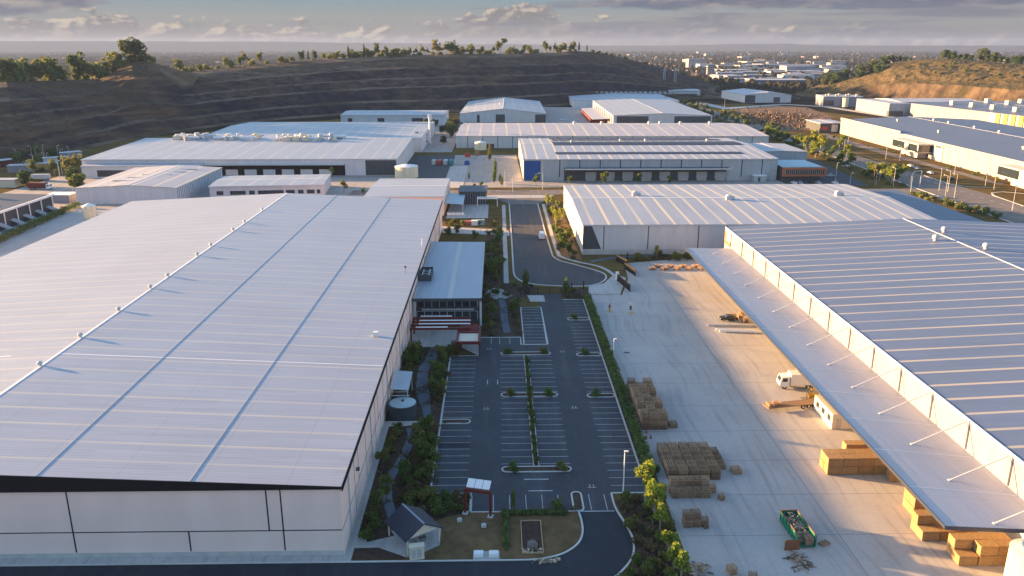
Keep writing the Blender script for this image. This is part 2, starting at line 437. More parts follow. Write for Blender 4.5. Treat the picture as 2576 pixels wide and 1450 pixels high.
# haze: one even box of air round everything
HAZE = 6.4e-5
hm = bpy.data.materials.new('haze'); hm.use_nodes = True; nt = hm.node_tree
for n in list(nt.nodes):
    if n.type != 'OUTPUT_MATERIAL': nt.nodes.remove(n)
pv = nt.nodes.new('ShaderNodeVolumePrincipled'); pv.inputs['Color'].default_value = (.24, .345, .60, 1.)
pv.inputs['Density'].default_value = HAZE; pv.inputs['Anisotropy'].default_value = .1
nt.links.new(pv.outputs[0], nt.nodes['Material Output'].inputs['Volume'])
try: hm.cycles.homogeneous_volume = True
except Exception: pass
hz = MB().box(-16000., 16000., -2000., 16500., -1.2, 190.).build('haze', hm); tag(hz, kind='stuff')
hz.visible_shadow = True

# ---------------------------------------------------------------- ground sheets
def sheet(name, pts, z, m, kind='structure'):
    return tag(MB().poly([(p[0], p[1], z) for p in pts]).build(name, m), kind=kind)
gm = MB()
ring = [(0., 0.)]; nseg = 48
gm.v.append((0., 400., 0.))
for r in (900., 2500., 6000., 15400.):
    gm.v += [(min(15900, max(-15900, r*math.cos(2*math.pi*i/nseg))), max(-1900., 400.+r*math.sin(2*math.pi*i/nseg)), 0.) for i in range(nseg)]
for i in range(nseg): gm.f.append((0, 1+i, 1+(i+1) % nseg))
for k in range(3):
    for i in range(nseg):
        a = 1+k*nseg+i; b = 1+k*nseg+(i+1) % nseg
        gm.f.append((a, a+nseg, b+nseg, b))
tag(gm.build('ground', M['ground']), kind='structure')

def arc(cx, cy, r, a0, a1, n=16): return [(cx+r*math.cos(R(a0+(a1-a0)*i/n)), cy+r*math.sin(R(a0+(a1-a0)*i/n))) for i in range(n+1)]
# soil over the estate, then hard surfaces, each a few cm higher
sheet('soil', [(-400, 80), (400, 80), (400, 700), (300, 1000), (-120, 830), (-260, 640), (-400, 440)], .01, M['verge'])
sheet('yard', [(25.6, 60), (75, 60), (75, 260), (40.5, 250), (39., 232), (34.8, 216), (25.6, 216)], .03, M['concrete'])
CP_PTS = [(-10.8, 111.7), (-4.4, 111.7), (-4.4, 106.4), (11.6, 106.4), (11.6, 111.6), (12.4, 111.6), (12.4, 106.2), (17.4, 106.2), (17.5, 111.3), (23.1, 111.3), (23.3, 211.5), (17.8, 211.6), (17.8, 217.5), (11.3, 217.5), (11.3, 205), (6., 205), (6., 182), (-4.5, 182), (-4.5, 170), (-10.8, 170)]
sheet('car_park', CP_PTS, .05, M['asphalt'])
def smooth(pts, n=6):
    out = []
    P = [pts[0]]+list(pts)+[pts[-1]]
    for i in range(1, len(P)-2):
        for k in range(n):
            t = k/n; q = []
            for d in (0, 1):
                a, b, c, e = P[i-1][d], P[i][d], P[i+1][d], P[i+2][d]
                q.append(.5*(2*b+(c-a)*t+(2*a-5*b+4*c-e)*t*t+(3*b-a-3*c+e)*t**3))
            out.append(tuple(q))
    return out+[pts[-1]]
DL = smooth([(11.9, 106.2), (12.1, 103.5), (11.9, 100.5), (10.9, 97.9), (8.6, 95.7), (5.5, 94.6), (2., 94.4)])
DR = smooth([(17.5, 111.2), (17.6, 107.), (18.5, 102.5), (18.9, 98.8), (18.3, 95.2), (16.6, 92.2), (14., 89.5), (9., 86.5)])
sheet('driveway', DL+[(-150., 94.4), (-150., 80.), (9., 80.)]+DR[::-1], .04, M['asphalt_new'])
sheet('apron', [(-150., 94.45), (-20.2, 94.45), (-20.2, 135.), (-17., 135.2), (-14., 136.3), (-14., 137.2), (-21.4, 137.2), (-21.4, 96.), (-150, 96.)], .07, M['pave'])
# street, turning head and cross street
ST_L = [(5.1, 352.), (5.0, 300.), (4.8, 241.)]+smooth([(4.8, 241.), (5.3, 234.5), (7.7, 229.), (12., 226.3), (17.9, 225.0), (24.5, 224.6), (29.3, 227.0), (32.2, 232.), (32.6, 237.5), (29.8, 242.6), (24.2, 249.3), (19.9, 254.3), (18.2, 260.)])+[(17.8, 290.), (17.7, 352.)]
sheet('street', ST_L, .04, M['street'])
sheet('cross_street', [(-70., 376.), (150., 376.), (202., 376.), (202., 389.), (-70., 389.)], .035, M['road'])
sheet('street_mouth', [(17.7, 351.9), (22., 362.), (26., 376.1), (-3., 376.1), (1., 362.), (5.1, 351.9)], .045, M['road'])  # sunlit end of the street; its light put into paler tan asphalt
sheet('main_road', [(203., 300.), (245., 300.), (231., 372.), (229., 470.), (231., 640.), (236., 1010.), (219., 1010.), (213., 640.), (212., 520.), (205., 400.), (202., 389.), (202., 376.)], .03, M['road'])
sheet('front_road', [(252., 400.), (249., 520.), (251., 640.), (262., 646.), (258., 520.), (257., 400.)], .045, M['road'])
sheet('side_car_park', [(146., 398.), (186., 398.), (196., 500.), (152., 500.)], .045, M['asphalt'])
sheet('loading_yard', [(-25, 396), (146, 396), (146, 416), (13, 416), (12, 520), (-27, 520)], .03, M['lot'])
sheet('container_yard', [(-53, 395), (-27.5, 395), (-27.5, 520), (-53, 520)], .035, M['asphalt'])
sheet('container_yard_slab', [(-27.4, 395), (-17.5, 395), (-17.5, 470), (-27.4, 470)], .036, M['pave'])
sheet('back_yard', [(-235, 340), (-54, 340), (-54, 436), (-235, 436)], .025, M['lot'])
sheet('west_yard', [(-190, 120), (-138.4, 120), (-138.4, 345), (-190, 345)], .03, M['concrete'])
sheet('far_yard', [(44, 690), (190, 690), (200, 940), (44, 940)], .03, M['lot'])
sheet('rear_yard', [(-60, 535), (-30, 535), (-30, 760), (-60, 760)], .03, M['lot'])
sheet('dirt_lot', [(211, 664), (262, 676), (330, 800), (352, 930), (330, 965), (262, 905), (238, 800), (232, 700)], .03, M['dirt'])
sheet('east_road', [(240, 1010), (250, 905), (262, 912), (340, 975), (372, 940), (384, 800), (330, 700), (322, 660), (330, 655), (392, 800), (384, 945), (345, 990), (262, 935), (256, 1010)], .035, M['pave'])
sheet('grass_verge', smooth([(232, 640), (231, 560), (231, 480), (234, 474), (243, 476), (247, 500), (246, 560), (249, 640)]), .04, M['verge'])
sheet('grass_island', smooth([(230, 430), (229.5, 402), (234, 394), (246, 391), (249, 405), (249, 432), (240, 438), (230, 430)]), .06, M['verge'])
sheet('grass_island', smooth([(231.5, 369.5), (235, 376), (242, 379), (252, 372), (256, 345), (240, 336), (229, 343), (231.5, 369.5)]), .06, M['verge'])
# garden beds, lawn and paths
sheet('garden_bed', [(-20.2, 97.5), (-18.9, 97.5), (-10.9, 111.6), (-10.9, 135.), (-20.2, 135.)], .06, M['mulch'])
sheet('garden_bed', [(-21.2, 137.2), (-12., 137.2), (-10.9, 135.1), (-10.9, 170.), (-9., 171.), (-9., 176.), (-21.2, 176.)], .062, M['mulch'])
sheet('garden_bed', [(-10.9, 111.6), (-18.9, 97.5), (-14., 101.), (-8., 105.), (-4.5, 106.2), (-4.5, 111.6)], .058, M['mulch'])
sheet('garden_bed', [(-4.2, 182.), (5.9, 182.), (5.9, 213.), (10.8, 213.), (10.8, 224.5), (2., 229.), (2., 300.), (-4.2, 300.)], .06, M['mulch'])
sheet('garden_bed', [(23.4, 109.), (25.3, 109.), (25.6, 222.), (18.2, 222.), (18.2, 213.), (23.4, 212.)], .06, M['mulch'])
sheet('garden_bed', [(17.9, 109.2), (18.4, 104.), (19.2, 99.), (18.6, 94.), (16.4, 90.), (12., 86.), (25., 84.), (25.4, 109.2)], .06, M['mulch'])
sheet('garden_bed', [(19.3, 256.), (27.4, 252.), (27.2, 345.), (24., 362.), (20., 350.)], .05, M['lawn'])
sheet('lawn', [(-13.2, 95.4), (-13.2, 100.5), (-8., 105.), (-4.4, 106.2), (11.7, 106.2), (11.9, 100.5), (10.4, 97.6), (8., 95.7), (5.5, 94.85), (-12, 94.85)], .05, M['lawn'])
sheet('shelter_slab', [(-13.6, 105.), (-15.6, 101.6), (-12.2, 94.9), (-8.4, 98.), (-8.4, 102.)], .09, M['pave'])
sheet('walkway', [(-20.2, 97.5), (-16.9, 97.6), (-12.6, 95.2), (-12.2, 96.3), (-14.4, 100.6), (-18.7, 98.9), (-18.9, 100.9), (-20.2, 100.9)], .085, M['pave'])
sheet('lawn_slab', [(-3.6, 94.3), (0.05, 94.3), (0.05, 96.5), (-3.6, 96.5)], .07, M['pave'])
def ribbon(name, pts, w, z, m, n=6):
    P = smooth(pts, n); ww = [w]*len(P) if not isinstance(w, list) else [p[0] for p in smooth([(a, 0.) for a in w], n)]
    mb = MB(); k = len(P)
    for i, p in enumerate(P):
        a = P[max(0, i-1)]; b = P[min(k-1, i+1)]
        d = Vector((b[0]-a[0], b[1]-a[1])).normalized()
        for s in (1, -1): mb.v.append((p[0]-d.y*s*ww[i]/2, p[1]+d.x*s*ww[i]/2, z))
    for i in range(k-1): mb.f.append((2*i, 2*i+1, 2*i+3, 2*i+2))
    return tag(mb.build(name, m), kind='structure')
ribbon('garden_path', [at(*p) for p in ((1032, 1078), (1036, 1098), (1024, 1130), (1007, 1163), (988, 1192), (976, 1216), (974, 1249), (981, 1280), (989, 1308), (996, 1335))], 1.5, .10, M['slate_path'])
ribbon('garden_path', [at(*p) for p in ((1088, 875), (1084, 905), (1066, 930), (1062, 965), (1066, 1000), (1073, 1030), (1076, 1066))], [1.2, 2.6, 2.2, 2.4, 2.5, 1.6, 1.2], .10, M['slate_path'])
ribbon('garden_path', [at(*p) for p in ((1258, 750), (1266, 770), (1268, 795), (1272, 820), (1276, 838))], 1.8, .10, M['slate_path'])
sheet('plaza', [at(*p) for p in ((1222, 725), (1262, 728), (1290, 745), (1262, 756), (1240, 752), (1222, 745))], .09, M['pave'])
sheet('crossing', [at(*p) for p in ((1478, 742), (1480, 722), (1520, 713), (1545, 690), (1575, 700), (1560, 742))], .055, M['pave'])
sheet('crossing', [at(*p) for p in ((1112, 586), (1112, 570), (1278, 580), (1282, 588), (1282, 594))], .065, M['pave'])
sheet('garden_bed', [at(858.7+a/3, 966+b/3) for a, b in ((85, 1330), (100, 1248), (290, 1243), (360, 1215), (480, 1325))], .078, M['mulch'])
sheet('asphalt_patch', [(-10.5, 126.45), (-5.1, 126.45), (-5.1, 128.65), (-10.5, 128.65)], .053, M['asphalt_new'])
sheet('gate_slab', [at(*p) for p in ((1326, 744), (1368, 744), (1372, 760), (1334, 760))], .09, M['pave'])
sheet('loading_slab', [(-21., 322), (-4., 322), (-4., 352), (-21., 352)], .05, M['pave'])
# footpaths and kerbs of the street
ribbon('footpath', [(2.4, 228.), (2.5, 260.), (2.6, 350.)], 1.5, .09, M['pave'], 2)
ribbon('footpath', [(34.5, 222.), (35.6, 234.), (32.5, 245.5), (26., 252.), (21.2, 258.5), (20.2, 266.), (20., 300.), (20.1, 352.)], 1.3, .09, M['pave'])
ribbon('footpath', [(30., 252.5), (36., 256.), (42., 258.5), (56., 260.)], 2.2, .08, M['slate_path'])
ribbon('footpath', [(26., 371.), (-3., 371.), (-40., 371.)], 7., .05, M['pave'], 2)
ribbon('footpath', [(-20, 393.), (60., 393.), (150., 393.)], 3.4, .05, M['verge'], 2)
def kerb(name, pts, w=.28, h=.14, closed=False):
    mb = MB(); P = list(pts)
    if closed: P = P+[P[0]]
    k = len(P); L = []; Rr = []
    for i, p in enumerate(P):
        a = P[max(0, i-1)]; b = P[min(k-1, i+1)]
        if closed and i in (0, k-1): a = P[k-2]; b = P[1]
        d = Vector((b[0]-a[0], b[1]-a[1])).normalized()
        L.append((p[0]-d.y*w/2, p[1]+d.x*w/2)); Rr.append((p[0]+d.y*w/2, p[1]-d.x*w/2))
    for i in range(k):
        mb.v += [(*L[i], .0), (*L[i], h), (*Rr[i], h), (*Rr[i], 0.)]
    for i in range(k-1):
        a = 4*i; b = 4*(i+1)
        for s in range(3): mb.f.append((a+s, b+s, b+s+1, a+s+1))
    return tag(mb.build(name, M['kerb']), kind='structure')
kerb('street_kerb', ST_L, .5)
kerb('drive_kerb', [(11.8, 106.3)]+DL+[(-20., 94.4), (-150, 94.4)])
kerb('drive_kerb', [(23.2, 111.3), (17.6, 111.3)]+DR)
kerb('car_park_kerb', [(-4.4, 106.4), (-4.4, 111.6), (-10.8, 111.6), (-10.8, 170.), (-4.5, 170.05), (-4.5, 181.9), (5.3, 181.9), (5.3, 177.), (5.9, 177.), (11.5, 177.)], .32)
kerb('car_park_kerb', [(11.6, 177.), (11.4, 205.), (6., 205.), (6., 177.3)], .3)
kerb('car_park_kerb', [(23.3, 111.5), (23.4, 211.6), (17.8, 211.7)], .32)
kerb('car_park_kerb', [(-4.3, 106.3), (11.5, 106.3)], .2)
kerb('park_kerb', [(-27.6, 395), (-17.4, 395), (-17.4, 470)])
kerb('verge_kerb', [(203., 300.), (206., 400.), (213., 520.), (214., 640.)], .6)
kerb('verge_kerb', [(229.5, 343.), (231.7, 369.5), (235, 376.4), (242, 379.3), (252., 372.3)], .9)
kerb('verge_kerb', [(230., 430.), (229., 402.), (234., 393.5), (247., 390.5)], .7)
sheet('terrace', [(-21.2, 175.9), (-9., 175.9), (-4.5, 170.1), (-4.5, 189.6), (-21.2, 189.6)], .075, M['pave'])
sheet('bounce_ground', [(-260, -120), (110, -120), (110, 79.8), (-260, 79.8)], .02, M['lot'])  # unseen pale ground added to bounce warm sun onto the front wall
# kerbed islands
def capsule(x0, x1, y, w):
    return arc(x0+w/2, y, w/2, 90, 270, 6)+arc(x1-w/2, y, w/2, -90, 90, 6)
for x0, x1, y in ((.5, 11.8, 171.2), (.5, 11.8, 148.6), (.5, 11.9, 118.9), (17.7, 23.2, 195.2), (17.7, 23.2, 170.4), (17.7, 23.2, 148.0), (-10.8, -5.3, 136.8)):
    c = capsule(x0, x1, y, 1.7)
    kerb('island_kerb', c, .26, .16, True); sheet('island_soil', c, .12, M['mulch'])
for x in (5.75, 6.65): kerb('median_kerb', [(x, 119.8), (x, 170.4)], .16, .15)
sheet('median_soil', [(5.83, 119.8), (6.57, 119.8), (6.57, 170.4), (5.83, 170.4)], .11, M['mulch'])
c = capsule(0, 5.4, 0., 1.5); c = [(12.0+y*1.+0., 109.0+x-2.7) for x, y in c]
kerb('island_kerb', c, .26, .16, True); sheet('island_soil', c, .12, M['mulch'])
# painted lines
lm = MB()
def ln(x0, x1, y0, y1, z=.056): lm.poly([(x0, y0, z), (x1, y0, z), (x1, y1, z), (x0, y1, z)])
def stalls(x0, x1, y0, y1, step=2.4):
    y = y0
    while y <= y1:
        ln(x0, x1, y-.05, y+.05); y += step
stalls(-10.6, -5., 114.1, 135.5); stalls(-10.6, -5., 138.6, 169.5)
for a, b in ((120.8, 147.6), (150.2, 169.9)):
    stalls(.4, 5.6, a, b); stalls(6.8, 11.9, a, b)
stalls(17.8, 23.1, 113.6, 146.8); stalls(17.8, 23.1, 149.8, 169.3); stalls(17.8, 23.1, 172.2, 194.); stalls(17.8, 23.1, 197., 211.)
stalls(6.2, 11.3, 179.2, 204.5)
ln(11.25, 11.4, 177.2, 205.)
for x in (-4.2, -.9, 1.6, 4.1, 6.6, 9.1, 11.4, 13.9, 16.3): ln(x-.05, x+.05, 106.6, 111.)
for x in (-4.4, -1.7, .3, 2.7): ln(x-.05, x+.05, 177.4, 181.7)
ln(11.9, 17.3, 106.15, 106.35)
ln(6.3, 11.3, 190.9, 191.05)
for x, y in ((-2.3, 154.), (-.2, 154.)): ln(x-.06, x+.06, y, y+2.4)
ln(4., 8., 115.6, 115.85); ln(4.6, 8.4, 112.1, 112.3)
def arrow(x, y, s=1):
    for dx in (-.35, .25): ln(x+dx, x+dx+.1, y, y+1.)
    lm.poly([(x-.7, y+.5-s*.5, .056), (x+.7, y+.5-s*.5, .056), (x+.7, y+.62-s*.5, .056), (x-.7, y+.62-s*.5, .056)])
for x, y in ((-2.4, 142.), (14.6, 142.2), (14.7, 113.), (14.6, 172.), (-2.2, 174.)): arrow(x, y)
tag(lm.build('stall_lines', M['line']), kind='structure')
rm = MB()
for i in range(60):
    rm.poly([(222.6+(i-8)*.02, 330+i*8, .05), (222.9+(i-8)*.02, 330+i*8, .05), (222.9+(i-8)*.02, 333.5+i*8, .05), (222.6+(i-8)*.02, 333.5+i*8, .05)])
for x in (211.5, 231.5): rm.poly([(x, 420, .05), (x+.2, 420, .05), (x+6., 640, .05), (x+5.8, 640, .05)])
tag(rm.build('road_lines', M['line']), kind='structure')
ym = MB()
for y0 in (244., 231., 222.):                                # faded stencilled boxes on the yard
    for i in range(6):
        x = 57.+i*1.3; ym.poly([(x, y0-12, .036), (x+.12, y0-12, .036), (x+.12, y0-10, .036), (x, y0-10, .036)])
        ym.poly([(x, y0-12, .037), (x+.9, y0-12, .037), (x+.9, y0-11.85, .037), (x, y0-11.85, .037)])
tag(ym.build('yard_lines', M['line_yellow']), kind='structure')

# ---------------------------------------------------------------- buildings
def zroof(u, v, w, d, z, rise, axis, rf):
    t, T = (u, w) if axis == 'y' else (v, d)
    r = rf*T
    return z+rise*(t/r if t <= r else (T-t)/(T-r)) if 0 < rf < 1 else z+rise*t/T
def shed(name, label, cat, o, rz, w, d, z, rise, axis, rf, roofm, wallm, over=.35, th=.3, group=None, gutter='galv', cap=True):
    """a building in its own space: origin at the near left ground corner, u to the right, v away"""
    t = thing(name, label, cat, (o[0], o[1], 0), rz, group)
    Z = lambda u, v: zroof(u, v, w, d, z, rise, axis, rf)
    if axis == 'y': ring = [(0, 0), (rf*w, 0), (w, 0), (w, d), (rf*w, d), (0, d)]
    else: ring = [(0, 0), (w, 0), (w, rf*d), (w, d), (0, d), (0, rf*d)]
    mb = MB(); n = len(ring)
    mb.v = [(u, v, 0.) for u, v in ring]+[(u, v, Z(u, v)) for u, v in ring]
    mb.f = [(i, (i+1) % n, n+(i+1) % n, n+i) for i in range(n)]
    mb.build('wall', wallm, t)
    rb = MB(); k = over
    sl = rise/(rf*(w if axis == 'y' else d)) if rise else 0.
    if axis == 'y':
        P = [(-k, Z(0, 0)-sl*k), (rf*w, z+rise), (w+k, z-(rise/((1-rf)*w))*k)]
        for h, fl in ((th, 0), (.0, 1)):
            rb.v += [(u, v, zz+h+.002) for v in (-k, d+k) for u, zz in P]
    else:
        P = [(-k, z-sl*k), (rf*d, z+rise), (d+k, z-(rise/((1-rf)*d))*k)]
        for h, fl in ((th, 0), (.0, 1)):
            rb.v += [(u, v, zz+h+.002) for u in (w+k, -k) for v, zz in P]
    rb.f = [(0, 1, 4, 3), (1, 2, 5, 4), (9, 10, 7, 6), (10, 11, 8, 7), (0, 3, 9, 6), (5, 2, 8, 11), (1, 0, 6, 7), (2, 1, 7, 8), (3, 4, 10, 9), (4, 5, 11, 10)]
    rb.build('roof', roofm, t)
    zt = z+th
    if cap and rise:
        c = MB()
        if axis == 'y': c.box(rf*w-.25, rf*w+.25, -k, d+k, z+rise+th-.05, z+rise+th+.04)
        else: c.box(-k, w+k, rf*d-.35, rf*d+.35, z+rise+th-.05, z+rise+th+.09)
        c.build('ridge_cap', M['white'], t)
    if gutter:
        if axis == 'y':
            for u in (-k-.16, w+k+.02): MB().box(u, u+.14, -k, d+k, z-.12, z+th-.06).build('gutter', M[gutter], t)
        else:
            for v in (-k-.16, d+k+.02): MB().box(-k, w+k, v, v+.14, z-.12, z+th-.06).build('gutter', M[gutter], t)
    t['_w'] = w; t['_d'] = d
    return t
def face_box(t, name, m, face, a, b, z0, z1, w=0., d=0., out=.06, dep=.06):
    """a box proud of a wall: face 'f' front, 'l' left, 'r' right, 'b' back"""
    mb = MB()
    if face == 'f': mb.box(a, b, -out, -out+dep, z0, z1)
    if face == 'l': mb.box(-out, -out+dep, a, b, z0, z1)
    if face == 'r': mb.box(w+out-dep, w+out, a, b, z0, z1)
    if face == 'b': mb.box(a, b, d+out-dep, d+out, z0, z1)
    return mb.build(name, m, t)
def joints(t, face, us, z0, z1, w=0., d=0., wd=.18, m='joint', rails=()):
    mb = MB()
    def one(a, b, c, e, o):
        if face == 'f': mb.box(a, b, -o, -o+.03, c, e)
        if face == 'l': mb.box(-o, -o+.03, a, b, c, e)
        if face == 'r': mb.box(w+o-.03, w+o, a, b, c, e)
    for u in us:
        a, b = (z0, z1) if not isinstance(u, tuple) else u[1:]
        u = u[0] if isinstance(u, tuple) else u
        one(u-wd/2, u+wd/2, a, b, .028)
    for a, b, zz in rails: one(a, b, zz-.07, zz+.07, .026)
    return mb.build('panel_joints', M[m], t)
def vent_mesh():
    mb = MB(); mb.cyl(0, 0, 0, .35, .30, n=10); mb.cyl(0, 0, .35, .55, .46, .52, n=12); mb.cyl(0, 0, .55, .85, .52, .46, n=12); mb.cyl(0, 0, .85, 1.0, .46, .16, n=12)
    return mb.mesh('roof_vent', M['galv'])
VENT = vent_mesh()
def vent(t, u, v, zz, s=1.):
    o = bpy.data.objects.new('roof_vent', VENT); COL.objects.link(o); o.parent = t; o.location = (u, v, zz); o.scale = (s, s, s)
    return o
def duct_unit(t, u, v, zz, s=1., name='roof_unit'):
    mb = MB(); mb.box(-.9*s, .9*s, -.7*s, .7*s, 0, 1.1*s); mb.box(.9*s, 1.7*s, -.3*s, .3*s, .2*s, .8*s); mb.cyl(-.3*s, 0, 1.1*s, 1.4*s, .5*s, n=10)
    o = mb.build(name, M['galv'], t); o.location = (u, v, zz); return o

# --- the big warehouse on the left
WX, WY = -138., 96.
t = shed('warehouse', 'big pale warehouse filling the left foreground, low ridge and black gable fascia', 'warehouse', (WX, WY), 0, 116.7, 208., 10.5, 2.85, 'y', .5, M['roof_main'], M['panel'], over=.25, gutter=None)
main_wh = t
mb = MB(); P = [(-.25, 10.42), (116.95, 10.42), (116.95, 10.79), (58.35, 13.60), (-.25, 10.79)]
mb.v = [(u, -.40, z) for u, z in P]+[(u, -.256, z) for u, z in P]
mb.f = [(0, 1, 2, 3, 4), (9, 8, 7, 6, 5)]+[(i, 5+i, 5+(i+1) % 5, (i+1) % 5) for i in range(5)]
mb.build('fascia', M['black'], t)
mb = MB(); mb.box(116.97, 117.12, -.3, 208.2, 10.1, 10.72); mb.build('edge_trim', M['black'], t)
X = lambda x: x-WX
joints(t, 'f', [X(-57.6), (X(-42.1), .9, 4.), (X(-31.2), 4., 10.4), X(-29.3), X(-88.), (X(-101.), 4., 10.4), X(-117.)], .9, 10.4, rails=[(0, 116.6, 4.0)])
face_box(t, 'plinth', M['plinth'], 'f', -.02, 116.72, .0, .78, out=.02, dep=.02)
joints(t, 'r', [10.3*i for i in range(1, 20)]+[(10.3*i+3.4, 4., 10.4) for i in range(1, 19, 2)]+[(10.3*i+6., .1, 4.) for i in range(0, 19, 3)], .3, 10.4, w=116.7, wd=.14, m='jointgrey', rails=[(0, 208, 4.0)])
for v in [5.2+20.6*i for i in range(10)]: MB().box(116.72, 116.9, v, v+.16, .1, 10.05).build('downpipe', M['galv'], t)
face_box(t, 'wall_lamp', M['dark'], 'r', 11.6, 12.1, 6.4, 6.8, w=116.7, out=.5, dep=.5)
for dx in (-61., -41.):
    mb = MB(); u = X(dx); zz = zroof(u, 0, 116.7, 208, 10.5, 2.85, 'y', .5)+.3
    mb.box(u-.03, u+.11, -.25, 208.2, zz-.1, zz+.055); mb.build('roof_step', M['flash'], t)  # shadow side of the step put into its darker blue colour
mb = MB()
for sgn in (0, 1):
    u0, u1 = (-.2, 58.2) if sgn == 0 else (58.6, 116.8)
    z0, z1 = (10.82, 13.64) if sgn == 0 else (13.64, 10.82)
    a = len(mb.v); mb.v += [(u0, 41.9, z0), (u1, 41.9, z1), (u1, 42.2, z1), (u0, 42.2, z0)]; mb.f.append((a, a+1, a+2, a+3))
mb.build('roof_strap', M['white'], t)
for px, py in ((127, 912), (204, 841), (321, 774), (378, 718), (440, 688), (497, 636), (545, 612), (590, 573), (630, 553), (660, 522)):
    x, y = at(px, py+6, 13.8)
    vent(t, min(X(x), 58.1) if X(x) > 57.4 else X(x), y-WY, 13.62 if abs(X(x)-58.3) < 1.5 else zroof(X(x), 0, 116.7, 208, 10.5, 2.85, 'y', .5)+.28, .92)
vent(t, 58.1, 10.0, 13.62, .92)
x, y = at(945, 842, 11.3)
mb = MB().box(-.5, .5, -.4, .4, 0, .8); o = mb.build('roof_unit', M['white'], t); o.location = (X(x), y-WY, 11.1)
x, y = at(1062, 618, 10.9); mb = MB().cyl(0, 0, 0, 2.2, .12, n=8); o = mb.build('flue', M['white'], t); o.location = (X(x), y-WY, 10.8)
mb = MB(); x, y = at(1020, 688, 10.9); mb.tube((0, 0, 0), (0, 0, 1.9), .05); mb.cyl(0, 0, 1.6, 2., .3, n=8); o = mb.build('roof_lamp', M['dark'], t); o.location = (X(x), y-WY, 10.8)

# --- its office
t = thing('office', 'flat white roofed office with dark glass front, joined to the big pale warehouse', 'office', (-21.1, 189.8, 0))
MB().box(.05, 16.4, 3.2, 60.2, .05, 6.9).build('wall', M['dark'], t)
MB().prism([(0, 0), (17., 0), (17., 60.4), (.1, 60.4)], 6.95, [7.45, 7.25, 7.25, 7.45]).build('roof', M['roof_shade_blue'], t)
MB().box(.0, 17.05, -.14, -.02, 6.7, 7.5).build('fascia', M['dark'], t)
for z0, z1 in ((4.3, 6.1), (1.0, 3.2)):
    mb = MB().box(.6, 15.8, 3.08, 3.16, z0, z1); w = mb.build('window', M['glass'], t)
    m2 = MB()
    for i in range(9): m2.box(.6+i*1.9, .72+i*1.9, 3.0, 3.07, z0, z1)
    m2.box(.6, 15.8, 3.01, 3.06, z1-.1, z1); m2.build('window_frame', M['galv'], w)
MB().box(16.5, 17., .2, .9, 0, 6.95).build('column', M['galv'], t)
MB().box(.2, .7, .2, .9, 0, 6.95).build('column', M['galv'], t)
MB().box(16.41, 16.5, 8., 56., 1.2, 5.8).build('window', M['window'], t)
MB().box(2., 15., 2.4, 3.05, 3.6, 3.9).build('balcony_rail', M['galv'], t)
ac = thing('air_conditioner', 'boxed air conditioning plant in a dark screen on the office roof', 'air conditioner', (*at(1072, 700, 7.4), 7.42))
mb = MB()
for a in ((-1.6, 1.6, -3.1, -3.0), (-1.6, 1.6, 5.0, 5.1), (-1.6, -1.5, -3.0, 5.0), (1.5, 1.6, -3.0, 5.0)): mb.box(*a, 0, 1.7)
mb.build('screen', M['dark'], ac)
for i in range(3):
    f = MB().box(-1.1, 1.1, -2.4+2.4*i, -.6+2.4*i, 0, 1.3).build('fan_unit', M['galv'], ac)
    MB().cyl(0, -1.5+2.4*i, 1.3, 1.42, .7, n=14).build('fan', M['black'], f)
# --- red steel pergola and entrance canopy
pg = thing('pergola', 'dark red steel pergola with pale slats in front of the office', 'pergola', (-14., 182., 0))
mb = MB()
for y in (177.6, 180., 182.4, 185.): mb.box(-20.6, -6.6, y-.25, y+.25, 3.7, 4.2)
for x in (-20.4, -6.9): mb.box(x-.2, x+.2, 177.3, 185.3, 3.3, 3.68)
mb.build('beam', M['red'], pg, world=True)
for x in (-20.4, -6.9):
    for y in (177.8, 184.8): MB().box(x-.16, x+.16, y-.16, y+.16, 0, 3.3).build('post', M['red'], pg, world=True)
for x0, x1, y in ((-18.8, -11.2, 185.6), (-18.8, -6.6, 182.4), (-18.8, -6.6, 180.), (-19.2, -11.8, 177.6)):
    MB().box(x0, x1, y-.2, y+.34, 4.22, 4.34).build('slat', M['white'], pg, world=True)
pt = thing('entrance_canopy', 'red framed entrance canopy with beige roof beside the upper stalls', 'canopy', (-6.8, 172.8, 0))
MB().box(-2.2, 2.2, -2.6, 3.2, 3.2, 3.3).build('roof', M['cream'], pt)
mb = MB()
for a in ((-2.75, -2.2, -3.2, 6.4), (2.2, 2.75, -3.2, 6.4)): mb.box(*a, 2.95, 3.6)
mb.box(-2.2, 2.2, -3.2, -2.6, 2.95, 3.55); mb.box(-2.2, 2.2, 3.2, 3.8, 2.95, 3.65)
mb.prism([(-2.2, 3.85), (2.2, 3.85), (2.2, 6.4), (-2.2, 6.4)], 3.2, [3.3, 3.3, 4.4, 4.4])
mb.build('frame', M['red'], pt)
for x in (-2.5, 2.5):
    for y in (-2.9, 5.9): MB().box(x-.14, x+.14, y-.14, y+.14, 0, 2.95).build('post', M['red'], pt)
# --- tank and pump shelter
tk = thing('water_tank', 'squat dark teal water tank with pale domed lid against the big pale warehouse', 'tank', (-18.3, 139.9, 0))
mb = MB().cyl(0, 0, 0, 2.6, 2.75, n=28); mb.build('body', M['tank'], tk)
mb = MB().cyl(.2, 0, 2.6, 2.95, 2.5, .25, n=28); l = mb.build('lid', M['tanklid'], tk)
MB().cyl(.2, 0, 2.95, 3.12, .3, n=10).build('hatch', M['dark'], l)
mb = MB()
for i in range(3): mb.tube((-2.9+i*.01, 2.95+i*.9, .1), (-2.9, 2.95+i*.9, 2.7), .06)
mb.tube((-2.9, 2.9, 2.7), (1.2, 2.9, 2.7), .06); mb.tube((-2.9, 4.7, 2.7), (.6, 4.7, 2.7), .06); mb.build('pipe', M['white'], tk)
sh = thing('pump_shelter', 'small pale lean-to roof behind the teal tank', 'shelter', (-18.9, 145.5, 0))
